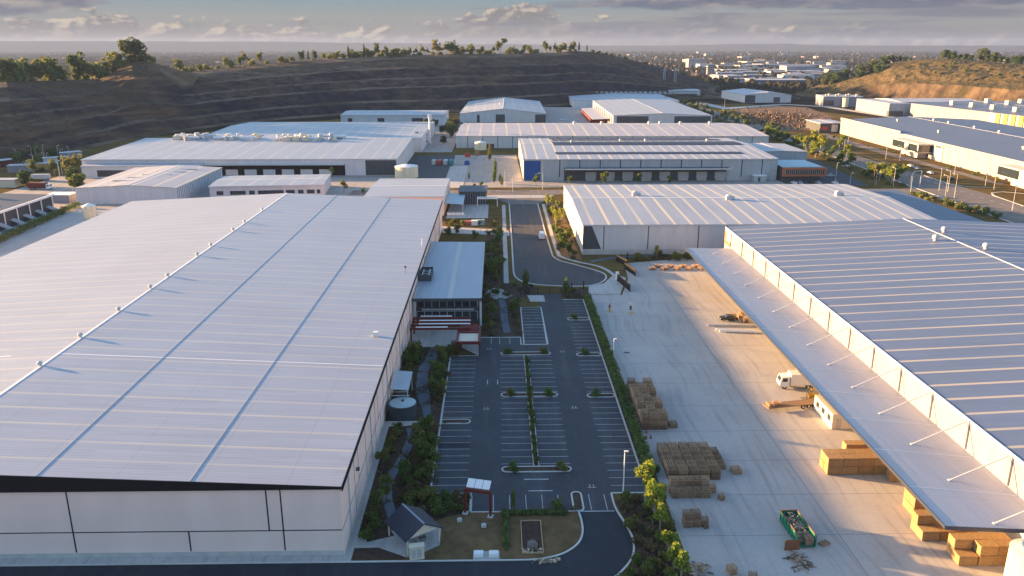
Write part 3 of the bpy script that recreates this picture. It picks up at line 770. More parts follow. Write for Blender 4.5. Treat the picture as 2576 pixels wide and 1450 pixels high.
MB().prism([(-1.8, -3.4), (1.7, -3.4), (1.6, 5.6), (-1.8, 5.6)], [4.35, 4.05, 4.05, 4.35], [4.5, 4.2, 4.2, 4.5]).build('roof', M['roof_dome'], sh)
for x, y in ((1.5, -3.1), (1.4, 5.3)): MB().box(x-.07, x+.07, y-.07, y+.07, 0, 4.1).build('post', M['galv'], sh)
pb = MB().box(-1.2, .8, -1., 2.6, 0, 1.5).build('pump_box', M['dark'], sh)

# --- picnic shelter
A, B, Cc, Dd = at(988, 1330, 2.4), at(1028, 1370, 2.4), at(1107, 1338, 2.4), at(1050, 1298, 2.4)
ps = thing('picnic_shelter', 'gabled shelter with dark blue roof and open sides on the lawn', 'shelter', (-12.1, 99.6, 0), R(35.))
w2, l2, ze, zr = 2.6, 3.1, 2.45, 4.0
mb = MB(); k = .14
for sx in (-1, 1):
    n = len(mb.v); mb.v += [(sx*(w2+.35), -l2, ze-.2), (sx*(w2+.35), l2, ze-.2), (0, l2, zr), (0, -l2, zr)]
    mb.v += [(a, b, c+k) for a, b, c in mb.v[n:n+4]]
    mb.f += [(n, n+1, n+2, n+3), (n+7, n+6, n+5, n+4), (n, n+4, n+5, n+1), (n+1, n+5, n+6, n+2), (n+3, n+7, n+4, n)]
mb.build('roof', M['roof_shelter'], ps)
MB().box(-.12, .12, -l2, l2, zr+.1, zr+.2).build('ridge_cap', M['flash'], ps)
for sy in (-1, 1):
    mb = MB(); y = sy*(l2-.25)
    mb.v = [(-w2, y, ze), (w2, y, ze), (0, y, zr-.12), (-w2, y+.08, ze), (w2, y+.08, ze), (0, y+.08, zr-.12)]
    mb.f = [(0, 1, 2), (5, 4, 3), (0, 3, 4, 1), (1, 4, 5, 2), (2, 5, 3, 0)]; mb.build('gable', M['cream'], ps)
for x in (-w2+.1, w2-.1):
    for y in (-l2+.35, l2-.35): MB().box(x-.09, x+.09, y-.09, y+.09, .09, ze+.02).build('post', M['cream'], ps)
mb = MB().box(-.9, .9, -.45, .45, .75, .82); mb.box(-.9, .9, -.95, -.65, .42, .48); mb.box(-.9, .9, .65, .95, .42, .48)
mb.box(-.7, -.6, -.8, .8, .09, .75); mb.box(.6, .7, -.8, .8, .09, .75)
tb = mb.build('picnic_table', M['steel'], loc=(0, 0, 0)); tb.location = (-11.3, 99.6, 0); tb.rotation_euler = (0, 0, R(35))
tag(tb, 'grey picnic table under the dark blue shelter roof', 'table')
cb = thing('cabinet', 'cream utility cabinet with two recessed doors at the corner of the shelter', 'cabinet', (*at(1049, 1405), .09), R(8))
MB().box(-1.0, 1.0, -.45, .45, 0, 1.95).build('body', M['cream'], cb)
for x in (-.5, .28): 
    d_ = MB().box(x-.25, x+.3, -.5, -.452, .3, 1.6).build('door', M['plinth'], cb)
    MB().box(x+.2, x+.24, -.54, -.502, .85, 1.05).build('handle', M['black'], d_)
MB().box(-1.07, 1.07, -.52, .52, 1.95, 2.03).build('top', M['cream'], cb)
# --- gantry with three white panels
gt = thing('sign_gantry', 'dark red steel portal carrying three tilted white panels beside the lower stalls', 'sign', (-3.2, 105.5, 0), R(-15.))
for x in (-1.95, 1.95):
    MB().box(x-.16, x+.16, -.16, .16, .25, 3.9).build('post', M['red'], gt)
    MB().box(x-.4, x+.4, -.4, .4, 0, .25).build('footing', M['kerb'], gt)
MB().box(-2.1, 2.1, -.2, .2, 3.9, 4.35).build('beam', M['red'], gt)
for i in range(3):
    x = -1.75+i*1.2
    mb = MB(); mb.prism([(x, .1), (x+1.12, .1), (x+1.12, 1.3), (x, 1.3)], [4.45, 4.45, 5.2, 5.2], [4.55, 4.55, 5.3, 5.3]); mb.build('sign_panel', M['white'], gt)
for x in (-1.8, 1.8): MB().tube((x, .1, 4.3), (x, 1.3, 5.2), .06).build('bracket', M['red'], gt)
for i, (px, py) in enumerate(((1217, 1326), (1156, 1312))):
    fb = MB().box(-.35, .35, -.3, .3, 0, .35).box(-.2, .2, -.18, .18, .35, .5).build('footing_block', M['kerb'], loc=(0, 0, 0)); fb.location = (*at(px, py), .05)
    tag(fb, ['pale concrete block on the lawn, right of the gantry post', 'pale concrete block on the lawn, under the gantry'][i], 'block')
for i, px in enumerate((1204, 1242)):
    s_ = MB().box(-.65, .65, -.5, .5, 0, .45).box(-.55, .55, -.42, .42, .45, .5).build('service_pit', M['white'], loc=(0, 0, 0)); s_.location = (*at(px, 1398), .07)
    tag(s_, ['white service pit lid at the lawn edge, the left of two', 'white service pit lid at the lawn edge, the right of two'][i], 'pit lid')
# planter pit with boulder
pp = thing('sand_pit', 'dark rectangular timber edged bed in the lawn with rubble at its near end', 'bed', (4.6, 99.8, .05))
mb = MB()
for a in ((-1.5, 1.5, -4., -3.85), (-1.5, 1.5, 3.85, 4.), (-1.5, -1.38, -3.85, 3.85), (1.38, 1.5, -3.85, 3.85)): mb.box(*a, 0, .2)
mb.build('edging', M['timber'], pp); MB().box(-1.38, 1.38, -3.85, 3.85, 0, .06).build('soil', M['mulch'], pp)
def rock(seed, s, sq=.6, n=2):
    import bmesh
    bm = bmesh.new(); bmesh.ops.create_icosphere(bm, subdivisions=n, radius=1.); q = random.Random(seed)
    ph = [(q.uniform(-2, 2), q.uniform(-2, 2), q.uniform(-2, 2), q.uniform(0, 6)) for _ in range(6)]
    for v in bm.verts:
        f = 1+.13*sum(math.sin(a*v.co.x*1.4+b*v.co.y*1.4+c*v.co.z*1.4+d) for a, b, c, d in ph)/1.5
        v.co = Vector((v.co.x*f*s, v.co.y*f*s*.85, (v.co.z*f*sq+sq*.6)*s))
    mb = MB(); mb.v = [tuple(v.co) for v in bm.verts]; bm.verts.index_update(); mb.f = [tuple(v.index for v in f.verts) for f in bm.faces]; bm.free()
    return mb
o = rock(3, .85).build('boulder', M['sand'], loc=(0, 0, 0)); o.location = (4.5, 97.4, .1); tag(o, 'pale boulder in the dark rectangular bed of the lawn', 'boulder')
mb = MB(); q = random.Random(4)
for i in range(60):
    x, y = q.uniform(-1.4, 1.4), q.uniform(-.6, .6); s = q.uniform(.08, .25); mb.obox((x, y), s, s*q.uniform(.5, 1.2), 0, s*.7, q.uniform(0, 3))
o = mb.build('rubble_heap', M['rubbish'], loc=(0, 0, 0)); o.location = (4.5, 96.4, .1); tag(o, 'dark rubble at the near end of the rectangular bed in the lawn', 'rubble', None, 'stuff')
mb = MB()
for i in range(70):
    x, y = q.gauss(0, .75), q.gauss(0, .22); s = q.uniform(.1, .35); mb.obox((x, y), s, s*q.uniform(.5, 1.2), 0, s*.8, q.uniform(0, 3))
o = mb.build('stone_heap', M['rubbish'], loc=(0, 0, 0)); o.location = (*at(1372, 1413), .03); tag(o, 'heap of broken stone on the kerb where the driveway bends', 'stone heap', None, 'stuff')

# --- warehouse with canopy on the right
t = shed('canopy_warehouse', 'long blue grey roofed warehouse on the right with cream parapet above a flat canopy', 'warehouse', (72.3, 70.), 0, 113., 179.5, 11.7, 2.5, 'y', .5, M['roof_blue'], M['panel_sunlit'], over=.1, gutter=None)
mb = MB().box(-.12, .02, -.1, 179.6, 11.55, 12.12); mb.build('parapet_trim', M['galv'], t)
for i in range(-1, 13):
    v = 100.5+10.85*i-70.
    MB().box(-.3, -.02, v-.12, v+.12, 7.2, 12.0).build('column', M['steel'], t)
    tb = MB().tube((-.3, v+.35, 11.75), (-8.2, v+.35, 7.95), .10, n=6); tb.box(-8.5, -7.9, v+.15, v+.55, 7.8, 8.0); tb.build('tie_rod', M['galv'], t)
cz = MB().prism([(-15.7, 18.4), (-.02, 19.6), (-.02, 171.2), (-15.7, 165.6)], [8.45, 6.8, 6.8, 8.45], [8.65, 7.0, 7.0, 8.65]); cn = cz.build('canopy', M['roof_plain'], t)
mb = MB().box(-15.82, -15.7, 18.3, 165.7, 8.25, 8.72); mb.prism([(-15.7, 18.2), (-.02, 19.4), (-.02, 19.55), (-15.7, 18.35)], [8.2, 6.5, 6.5, 8.2], [8.7, 7.05, 7.05, 8.7]); mb.build('canopy_fascia', M['navy'], cn)
for i in range(0, 13): MB().prism([(-15.6, 28.+10.85*i), (-.1, 28.+10.85*i), (-.1, 28.1+10.85*i), (-15.6, 28.1+10.85*i)], [8.6, 6.97, 6.97, 8.6], [8.66, 7.03, 7.03, 8.66]).build('sheet_joint', M['white'], cn)
for i in range(7):
    MB().box(-.12, -.04, 24+21*i, 32+21*i, .05, 5.2).build('roller_door', M['panel_mid'], t)
face_box(t, 'lower_wall', M['panel_mid'], 'l', 20.6, 172., .02, 6.8, out=.03, dep=.025)
sg = MB().box(-.34, -.16, 172.6, 178.6, 7.2, 11.2).build('sign', M['white'], t)
MB().box(-.38, -.345, 172.6, 178.6, 7.2, 8.5).build('sign_band', M['orange'], sg); MB().box(-.38, -.345, 176.2, 178.6, 8.6, 11.1).build('sign_mark', M['orange'], sg)
MB().box(-.39, -.345, 174.0, 175.2, 9.2, 10.4).build('sign_logo', M['tanklid'], sg)
for px, py in ((2374, 582), (2352, 602), (2479, 624)):
    x, y = at(px, py+4, 14.2); vent(t, x-72.3, y-70., zroof(x-72.3, 0, 113., 179.5, 11.7, 2.5, 'y', .5)+.28, 1.7)
# --- gatehouse office under the canopy
gh = thing('yard_office', 'cream yard office with small windows under the canopy edge', 'office', (60.6, 132.5, 0))
MB().box(0, 3.6, 0, 8.6, .03, 3.0).build('wall', M['cream'], gh)
for i in range(3): MB().box(-.05, -.002, .8+i*2.7, 2.2+i*2.7, 1.2, 2.3).build('window', M['window'], gh)
MB().box(.8, 1.7, -.05, -.002, .05, 2.1).build('door', M['plinth'], gh)

# --- middle right warehouse
t = shed('warehouse', 'cream roofed warehouse with yellow skylight strips, right of the turning head', 'warehouse', (28.3, 261.8), 0, 121., 80., 9.95, 1.5, 'x', .5, M['roof_along'], M['panel_mid'], over=.2)
joints(t, 'f', [7., 21.8, 38.6, 48.2, 62., 77.], 0.1, 9.9, wd=.35, m='jointgrey')
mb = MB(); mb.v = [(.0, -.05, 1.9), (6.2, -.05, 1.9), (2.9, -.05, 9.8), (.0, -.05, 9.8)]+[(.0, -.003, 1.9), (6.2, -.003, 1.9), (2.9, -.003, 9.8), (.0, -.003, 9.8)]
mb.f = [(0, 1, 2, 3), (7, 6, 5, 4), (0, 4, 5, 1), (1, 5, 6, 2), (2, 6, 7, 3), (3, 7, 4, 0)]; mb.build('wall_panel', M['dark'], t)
face_box(t, 'plinth', M['plinth'], 'f', -.02, 60., .0, 1.7, out=.05, dep=.04)
joints(t, 'l', [8.7*i for i in range(1, 8)], .1, 9.9, wd=.16, m='jointgrey')
for px, py in ((1598, 494), (1833, 505), (2108, 494)):
    x, y = at(px, py, 11.2); u, v = x-28.3, y-261.8
    zz = zroof(u, v, 121., 80., 9.95, 1.5, 'x', .5)+.25
    mb = MB().box(-1.1, 1.1, -1., 1., 0, 1.5); mb.box(1.1, 2., -.6, .6, .2, 1.1); mb.cyl(-.2, 0, 1.5, 1.9, .7, n=10); o = mb.build('roof_unit', M['galv'], t); o.location = (u, v, zz)
t = shed('warehouse_annex', 'low annex with blue grey roof in shade behind the cream skylight roof', 'warehouse', (149.6, 262.), 0, 22., 80., 7.4, 0., 'y', .5, M['roof_blueplain'], M['panel_grey'], over=.2, cap=False)  # white roof in the neighbour's shadow; that shade put into blue grey colour

# --- blue door warehouse with solar rows
t = shed('warehouse', 'grey warehouse with blue corner panel, rows of solar panels and a loading dock', 'warehouse', (13.4, 415.8), 0, 131.5, 97., 11., 1.6, 'x', .55, M['roof_along'], M['panel_grey'], over=.3)
def zz4(v): return zroof(0, v, 131.5, 97., 11., 1.6, 'x', .55)+.3
for u0, u1, a, b in ((18.6, 118.6, 92., 95.5), (19.9, 122.2, 77., 87.), (18.8, 127.3, 47.5, 53.2), (18.8, 127.3, 54., 68.), (17.7, 118.1, 15., 22.)):
    mb = MB()
    if a < 53.35 < b: b = 53.
    mb.prism([(u0, a), (u1, a), (u1, b), (u0, b)], [zz4(a)+.1, zz4(a)+.1, zz4(b)+.1, zz4(b)+.1], [zz4(a)+.2, zz4(a)+.2, zz4(b)+.2, zz4(b)+.2]); mb.build('solar_array', M['solar'], t)
face_box(t, 'door_panel', M['bluedoor'], 'f', .6, 8.8, .3, 10.4, out=.12, dep=.1)
face_box(t, 'wall_panel', M['plinth'], 'f', 8.9, 10.2, .1, 10.6)
face_box(t, 'blue_edge', M['bluedoor'], 'f', -.02, .4, .1, 10.6)
joints(t, 'f', [18.7, 29., 39.5, 50., 60.5, 71., 81.5, 92., 102.5, 113., 123.5], 2., 10.8, wd=.45, m='joint')
joints(t, 'l', [12*i for i in range(1, 8)], .1, 10.8, wd=.2, m='jointgrey')
dk = MB().box(21., 106., -6., -.15, 6.6, 6.9).build('dock_canopy', M['roof_dark'], t)
MB().box(20.8, 106.2, -6.15, -6.02, 6.5, 7.2).build('canopy_fascia', M['panel_mid'], dk)
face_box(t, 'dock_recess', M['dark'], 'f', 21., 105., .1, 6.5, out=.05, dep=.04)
for i in range(8): face_box(t, 'dock_door', M['panel_grey'], 'f', 32.+i*9.6, 37.6+i*9.6, 1.2, 4.6, out=.11, dep=.055)
for i in range(8): face_box(t, 'dock_leveller', M['plinth'], 'f', 32.4+i*9.6, 37.2+i*9.6, .2, 1.1, out=.6, dep=.54)
for u, v in ((30, 60), (60, 70), (75, 70), (112, 70)):
    vent(t, u, v, zz4(v), 1.6)
t = shed('warehouse_annex', 'white roofed annex with dark trim, right of the solar panel roof', 'warehouse', (146.2, 456.), 0, 29., 38.5, 9.5, .5, 'y', .5, M['roof_plain'], M['panel_grey'], over=.3, gutter='dark')
t = thing('office', 'flat roofed office with orange band above dark glass, beside the loading dock warehouse', 'office', (146.5, 411.8, 0))
MB().box(0, 20., 1., 26., .05, 7.2).build('wall', M['dark'], t)
MB().box(-.2, 20.4, -.2, 26.3, 7.25, 7.6).build('roof', M['tanklid'], t)
mb = MB().box(-.3, 22.6, -.6, .1, 6.1, 7.2); mb.box(-.3, 22.6, -.6, .1, 2.7, 3.7); mb.box(-.3, 1.2, -.6, .1, 3.72, 6.08); mb.box(21.4, 22.6, -.6, .1, 3.72, 6.08); mb.build('facade_frame', M['orange'], t)
w = MB().box(1.25, 21.35, -.3, .08, 3.74, 6.06).build('window', M['window'], t)
mb = MB()
for i in range(20): mb.box(1.4+i, 1.5+i, -.42, -.31, 3.74, 6.06)
mb.build('mullion', M['cream'], w)
MB().box(20.05, 22.4, .2, 20., 2.7, 7.1).build('side_wall', M['orange'], t)
kx = thing('substation', 'small pale kiosk with flat roof by the grey warehouse wall', 'kiosk', (*at(1908, 456), 0))
MB().box(-3.2, 3.2, -2, 2, 0, 2.9).build('wall', M['panel_grey'], kx); MB().box(-3.5, 3.5, -2.3, 2.3, 2.9, 3.15).build('roof', M['white'], kx); MB().box(-1, .2, -2.05, -2.002, .1, 2.2).build('door', M['dark'], kx)

# --- warehouses further back
t = shed('warehouse', 'long cream roofed warehouse behind the solar panel roof', 'warehouse', (-28.2, 557.4), R(-1.4), 213., 95., 8., 2.2, 'x', .62, M['roof_far'], M['panel_mid'], over=.3)
joints(t, 'f', [8.+10.2*i for i in range(20)], .1, 7.9, wd=.5, m='jointgrey')
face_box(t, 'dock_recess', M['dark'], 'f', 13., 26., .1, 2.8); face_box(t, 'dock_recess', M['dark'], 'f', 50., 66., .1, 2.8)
for px in (1446, 1517, 1640, 1668, 1721, 1797):
    x, y = at(px, 320, 10.3); vent(t, x+28.2, 62., 10.3, 2.4)
t = shed('warehouse', 'white gabled warehouse with two dark roller doors in the middle distance', 'warehouse', (-34., 748.8), R(-1.), 78., 170., 8., 4.2, 'y', .5, M['roof_shade_blue'], M['panel_shaded'], over=.3)
for a, b in ((15.5, 18.), (32.6, 41.), (68.5, 78.)): face_box(t, 'roller_door', M['dark'], 'f', a, b, .2, 7.4 if a > 20 else 7.)
MB().cyl(36., 60., 10., 14., .7, n=10).build('flue', M['galv'], t)
t = shed('warehouse', 'wide pale roofed warehouse with dark front panels at the foot of the quarry', 'warehouse', (98.5, 697.), R(-1.5), 84., 195., 10.2, 1.8, 'y', .5, M['roof_shade_blue'], M['panel_mid'], over=.3)
for a, b in ((3., 30.), (52., 83.)): face_box(t, 'wall_panel', M['dark'], 'f', a, b, .2, 9.8)
mb = MB()
for i in range(9): mb.box(-.9, -.02, 6.+20*i, 13.+20*i, .2, 9.4)
mb.build('wall_pier', M['panel_sunlit'], t)
mb = MB().prism([(-16, 18), (-1, 18), (-1, 150), (-16, 150)], [5.4, 6, 6, 5.4], [5.6, 6.2, 6.2, 5.6]); mb.build('canopy', M['roof_plain'], t)
MB().box(-15.8, -1, 40, 148, 0.1, 4.2).build('dock_recess', M['red'], t)
mb = MB().box(54., 94., -14., -.1, 4.3, 4.6); aw = mb.build('awning', M['roof_plain'], t); MB().box(54.2, 93.8, -13.6, -.2, 0, 4.28).build('awning_wall', M['red'], aw)
t = shed('warehouse', 'long flat warehouse with a row of roof monitors under the quarry wall', 'warehouse', (86., 925.), R(-1.), 118., 135., 8., 1., 'y', .5, M['roof_shade_blue'], M['panel_shaded'], over=.3)
for i in range(22): MB().box(6+i*6.2, 9+i*6.2, 124., 131., 8.4, 11.2).build('roof_monitor', M['panel_grey'], t)
t = shed('warehouse', 'small white roofed warehouse with dark verandah at the quarry foot', 'warehouse', (*at(1683, 246),), 0, 42., 45., 9., .8, 'x', .5, M['roof_plain'], M['panel_shaded'], over=1.2)
face_box(t, 'dock_recess', M['dark'], 'f', 4., 38., .1, 5.)
x, y = at(1873, 259)
t = shed('warehouse', 'lone warehouse with pale roof and dark side wings between the two hills', 'warehouse', (x, y), R(2.), 58., 95., 9.2, 3., 'y', .5, M['roof_plain'], M['panel_shaded'], over=.5)
face_box(t, 'wall_panel', M['dark'], 'f', 0.2, 13., .2, 9.); face_box(t, 'roller_door', M['dark'], 'f', 36., 44., .2, 6.5)
MB().prism([(58.5, 2.), (70., 2.), (70., 60.), (58.5, 60.)], [7., 4.5, 4.5, 7.], [7.3, 4.8, 4.8, 7.3]).build('side_wing', M['roof_plain'], t)
# left middle distance
t = shed('cold_store', 'large low warehouse with plant along its roof edge, left of the phone mast', 'warehouse', (-222., 436.), 0, 168., 92., 8.7, 2.2, 'x', .9, M['roof_shade_blue'], M['panel_shaded'], over=.3)
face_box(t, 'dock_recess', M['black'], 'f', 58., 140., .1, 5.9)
for i in range(7): face_box(t, 'dock_door', M['panel_mid'], 'f', 66.+i*10., 72.5+i*10., .3, 3.4, out=.12, dep=.055)
MB().box(58., 140., -3., -.1, 6.0, 6.3).build('dock_canopy', M['panel_mid'], t)
face_box(t, 'wall_panel', M['dark'], 'f', 151., 167.5, .2, 8.2)
q = random.Random(12)
def plant(u0, u1, v0, v1, n):
    for i in range(n):
        u, v = q.uniform(u0, u1), q.uniform(v0, v1); zz = zroof(0, v, 168., 92., 8.7, 2.2, 'x', .9)+.3; s = q.uniform(1.0, 2.5); mb = MB()
        k = i % 3
        if k == 0: mb.box(-s, s, -s*.6, s*.6, 0, s*1.1); mb.cyl(0, 0, s*1.1, s*1.35, s*.5, n=10)
        elif k == 1: mb.cyl(0, 0, 0, s*1.6, s*.6, n=12); mb.tube((0, 0, s), (s*2.4, 0, s), .35)
        else: mb.tube((-s*2, 0, s*.7), (s*2, s*.3, s*.7), s*.42, n=10); mb.box(-s*1.4, -s*1.2, -.2, .2, 0, s*.5); mb.box(s*1.2, s*1.4, -.1, .3, 0, s*.5)
        o = mb.build('roof_unit', M[('cream', 'galv', 'white')[k]], t); o.location = (u, v, zz)
plant(22., 72., 72., 88., 56); plant(82., 124., 68., 88., 46)
t = shed('warehouse_annex', 'low flat annex with dark glazed front at the left end of the plant roof', 'warehouse', (*at(208, 449),), 0, 62., 30., 6.2, .6, 'x', .5, M['roof_plain'], M['panel_shaded'], over=.3)
face_box(t, 'window', M['window'], 'f', 8., 48., .8, 4.2)
for i in range(16):
    o = MB().box(-.5, .5, -.5, .5, 0, q.uniform(.6, 1.8)).build('roof_unit', M[('galv', 'cream', 'rust')[i % 3]], t); o.location = (q.uniform(12, 50), q.uniform(8, 22), 6.95)
t = shed('warehouse', 'white ribbed warehouse with rippled roof between the plant roof and the big pale warehouse', 'warehouse', (-185.8, 355.8), 0, 44., 62., 6.9, 1.2, 'y', .52, M['roof_far'], M['panel_shaded'], over=.2)
joints(t, 'r', [1.5+2.*i for i in range(30)], .1, 6.8, w=44., wd=.5, m='jointgrey')
for i in range(5): o = MB().box(0, 14., 0, .9, 0, .4).build('roof_rib', M['galv'], t); o.location = (10.+3*i, 14.+9*i, 7.9)
t = shed('office', 'white flat roofed office with a row of dark windows behind the big pale roof', 'office', (-131.5, 368.), R(5.), 51., 31., 5.4, .3, 'x', .5, M['roof_shade_blue'], M['panel_shaded'], over=.4)
for a, b in ((3., 6.), (9., 16.), (17.5, 20.), (21.5, 33.), (34., 38.), (39.5, 42.), (43.5, 47.), (48., 49.6)): face_box(t, 'window', M['window'], 'f', a, b, 1.6, 3.4)
t = shed('warehouse', 'small warehouse with striped pale roof just beyond the big pale roof', 'warehouse', (-54.6, 327.5), 0, 32.4, 47., 7.7, .5, 'x', .5, M['roof_main'], M['panel'], over=.2)
t = thing('lean_to', 'pale blue lean-to roof on posts beside the small striped roof warehouse', 'shelter', (-20.3, 330., 0))
MB().prism([(-1.6, 0), (6., 0), (6., 24.), (-1.6, 24.)], [4.6, 4.1, 4.1, 4.6], [4.8, 4.3, 4.3, 4.8]).build('roof', M['roof_dome'], t)
for x, y in ((5.7, .3), (5.7, 12), (5.7, 23.6)): MB().box(x-.1, x+.1, y-.1, y+.1, 0, 4.1).build('post', M['galv'], t)
t = thing('site_office', 'flat dark office block with white beams beside the street', 'office', (-17., 352., 0))
MB().box(0, 12., 0, 16., .05, 5.4).build('wall', M['dark'], t); MB().box(-.3, 12.4, -.5, 16.3, 5.4, 5.75).build('roof', M['roof_dark'], t)
for z in (1., 3.2):
    w = MB().box(.5, 11.5, -.07, -.002, z, z+1.5).build('window', M['window'], t); mb = MB()
    for i in range(11): mb.box(.5+i*1.1, .6+i*1.1, -.12, -.072, z, z+1.5)
    mb.build('mullion', M['galv'], w)
mb = MB()
for y in (-4.6, -1.2): mb.box(8., 17., y, y+.5, 3.2, 3.6)
mb.box(8., 8.4, -4., -1.2, 3.2, 3.55); mb.build('beam', M['white'], t)
for x, y in ((8.2, -4.35), (16.8, -4.35)): MB().box(x-.15, x+.15, y-.15, y+.15, 0, 3.2).build('post', M['white'], t)
t = shed('warehouse', 'broad pale roof warehouse in the quarry shadow, behind the plant roof', 'warehouse', (-196., 535.), 0, 146., 120., 8.8, 1.6, 'x', .6, M['roof_shade_blue'], M['panel_shaded'], over=.3)
for i in range(3): face_box(t, 'roller_door', M['panel_mid'], 'r', 20+30*i, 28+30*i, .1, 5., w=146.)
t = shed('warehouse', 'long white warehouse with curved eave below the quarry benches', 'warehouse', (-137., 722.), 0, 91., 55., 8.8, 1.4, 'x', .5, M['roof_shade_blue'], M['panel_shaded'], over=.3)
for a, b in ((6., 10.), (32., 38.), (62., 72.)): face_box(t, 'window', M['window'], 'f', a, b, 3., 6.4)
t = shed('freight_depot', 'dark roofed depot with white gutter and a row of loading chutes at the left edge', 'warehouse', (-262., 262.), 0, 74., 78., 6.8, .9, 'y', .5, M['roof_dark'], M['dark'], over=.3)
MB().box(74.4, 75.2, -.3, 78.3, 6.6, 7.35).build('eave_beam', M['white'], t)
for i in range(9):
    v = 4+8.6*i
    MB().box(74.9, 75.2, v+3.6, v+3.9, 0, 6.6).build('column', M['white'], t)
    mb = MB().prism([(74.1, v), (80., v), (80., v+2.6), (74.1, v+2.6)], [2.4, .1, .1, 2.4], [3.0, .35, .35, 3.0]); mb.build('loading_chute', M['panel_grey'], t)
for i in range(6): MB().box(55, 57.2, 6+12*i, 8.2+12*i, 7.2, 9.).build('roof_unit', M['white'], t)
t = thing('shed', 'small white flat roofed shed at the end of the loading chutes', 'shed', (*at(116, 511), 0))
MB().box(0, 10.5, 0, 8., 0, 3.4).build('wall', M['panel_sunlit'], t); MB().box(-.2, 10.7, -.2, 8.2, 3.4, 3.6).build('roof', M['white'], t)
for i, (px, py, r, h, lab) in enumerate(((228, 548, 2.6, 5., 'tall cream tank catching the sun behind the big pale roof'), (1023, 446, 6.2, 6., 'round cream tank in front of the plant roof warehouse'), (1209, 377, 4., 5., 'round white tank beside the long cream warehouse'))):
    x, y = at(px, py); t = thing('storage_tank', lab, 'tank', (x, y, 0))
    MB().cyl(0, 0, 0, h, r, n=24).build('body', M['creamtank'], t); MB().cyl(0, 0, h, h+.9, r, r*.15, n=24).build('lid', M['white'], t)
t = thing('phone_mast', 'tall white phone mast between the grey roofs', 'mast', (-48.1, 583.5, 0))
MB().cyl(0, 0, 0, 20.4, .75, .62, n=14).build('pole', M['white'], t)
for i in range(3): a = i*2.1+.4; MB().box(-.35+1.25*math.cos(a), .35+1.25*math.cos(a), -.35+1.25*math.sin(a), .35+1.25*math.sin(a), 17.2, 20.4).build('antenna', M['white'], t)

# right middle distance (rotated a little off the grid)
t = shed('distribution_centre', 'very long blue grey roofed warehouse with sunlit cream panels at the right edge', 'warehouse', (262., 345.), R(-2.1), 106., 303., 10.8, 2.4, 'y', .5, M['roof_blueplain'], M['panel_sunlit'], over=.1, gutter=None)
joints(t, 'l', [8.+11.1*i for i in range(27)], .1, 10.8, wd=.4, m='jointgrey')
MB().box(-.25, -.02, -.1, 190., 10.6, 11.3).build('parapet_trim', M['panel_sunlit'], t)
MB().box(-.35, -.02, 196., 303., 10.6, 12.6).build('parapet', M['panel_sunlit'], t)
for a in ((24., 62.), (150., 186.)):
    o_ = MB().box(-9., -.3, a[0], a[1], 4.2, 8.6).build('office_box', M['glass'], t)
    mb = MB().box(-9.2, -.3, a[0]-.4, a[1]+.4, 8.6, 9.2); mb.box(-9.2, -.3, a[0]-.4, a[1]+.4, 3.7, 4.2); mb.box(-9.2, -8.9, (a[0]+a[1])/2-5, (a[0]+a[1])/2, 4.22, 8.58); mb.box(-9.2, -8.9, a[0]-.4, a[0]+.6, 4.22, 8.58)
    mb.build('office_frame', M['cream'], o_)
    MB().box(-6., -.32, a[0]+6, a[1]-8, .05, 3.7).build('office_base', M['plinth'], o_)
face_box(t, 'wall_panel', M['plinth'], 'l', 137., 148., .2, 10.4, out=.4, dep=.38); face_box(t, 'wall_sign', M['dark'], 'l', 139., 146., 7.8, 9.2, out=.46, dep=.05)
for u, v in ((40, 60), (53, 90), (53, 118), (53, 140), (53, 175), (53, 205), (53, 240), (53, 262), (25, 100), (22, 190), (80, 150), (30, 270)):
    vent(t, u, v, zroof(u, v, 106., 303., 10.8, 2.4, 'y', .5)+.28, 1.9)
t = shed('showroom', 'dark glass showroom with red panel at the far end of the long cream wall', 'showroom', (*at(2062, 335),), R(-2.), 20., 34., 7.4, .2, 'y', .5, M['roof_plain'], M['dark'], over=.5)
face_box(t, 'red_panel', M['brightred'], 'f', 1., 6., 2.4, 5.); face_box(t, 'window', M['cream'], 'f', 9., 14., 1., 6.6)
t = shed('warehouse', 'blue grey roofed warehouse with cream and gold striped wall at the right edge', 'warehouse', (431., 588.), R(6.), 130., 220., 12.6, 2., 'y', .5, M['roof_blueplain'], M['panel_sunlit'], over=.1, gutter=None)
joints(t, 'l', [5.+8.1*i for i in range(27)], .1, 12.4, wd=.5, m='jointgrey')
MB().box(-.2, -.02, 64., 106., .1, 12.5).build('wall_panel', M['plinth'], t)
for v in (66., 75., 84., 93.): MB().box(-.9, -.22, v, v+5.2, .1, 12.6).build('wall_stripe', M['gold'], t)
for i in range(7):
    for j in range(3):
        MB().box(-2.2, 2.2, -2.2, 2.2, 0, 3.6).build('roof_unit', M['cream'], t).location = (22.+j*40, 20.+28*i+j*6, zroof(22.+j*40, 0, 130, 220, 12.6, 2., 'y', .5)+.25)
t = shed('warehouse', 'cream box warehouse with grey end wall below the grassy hill', 'warehouse', (389.5, 813.), 0, 22., 76., 12., 0., 'y', .5, M['roof_plain'], M['panel_sunlit'], over=.1, gutter=None, cap=False)
face_box(t, 'wall_panel', M['panel_grey'], 'f', .3, 21.8, .2, 11.8); MB().box(-2., 12., -5., -.1, .1, 5.).build('entry_box', M['dark'], t)
t = shed('warehouse', 'wide cream roof warehouse joined to the cream box at the hill foot', 'warehouse', (412., 835.), 0, 85., 60., 12., 1.4, 'x', .5, M['roof_plain'], M['panel_grey'], over=.2)
t = shed('warehouse', 'cream warehouse with roof units and a dark corner below the grassy hill', 'warehouse', (375.5, 946.), R(-9.), 44., 40., 11., 0., 'y', .5, M['roof_plain'], M['panel_sunlit'], over=.1, gutter=None, cap=False)
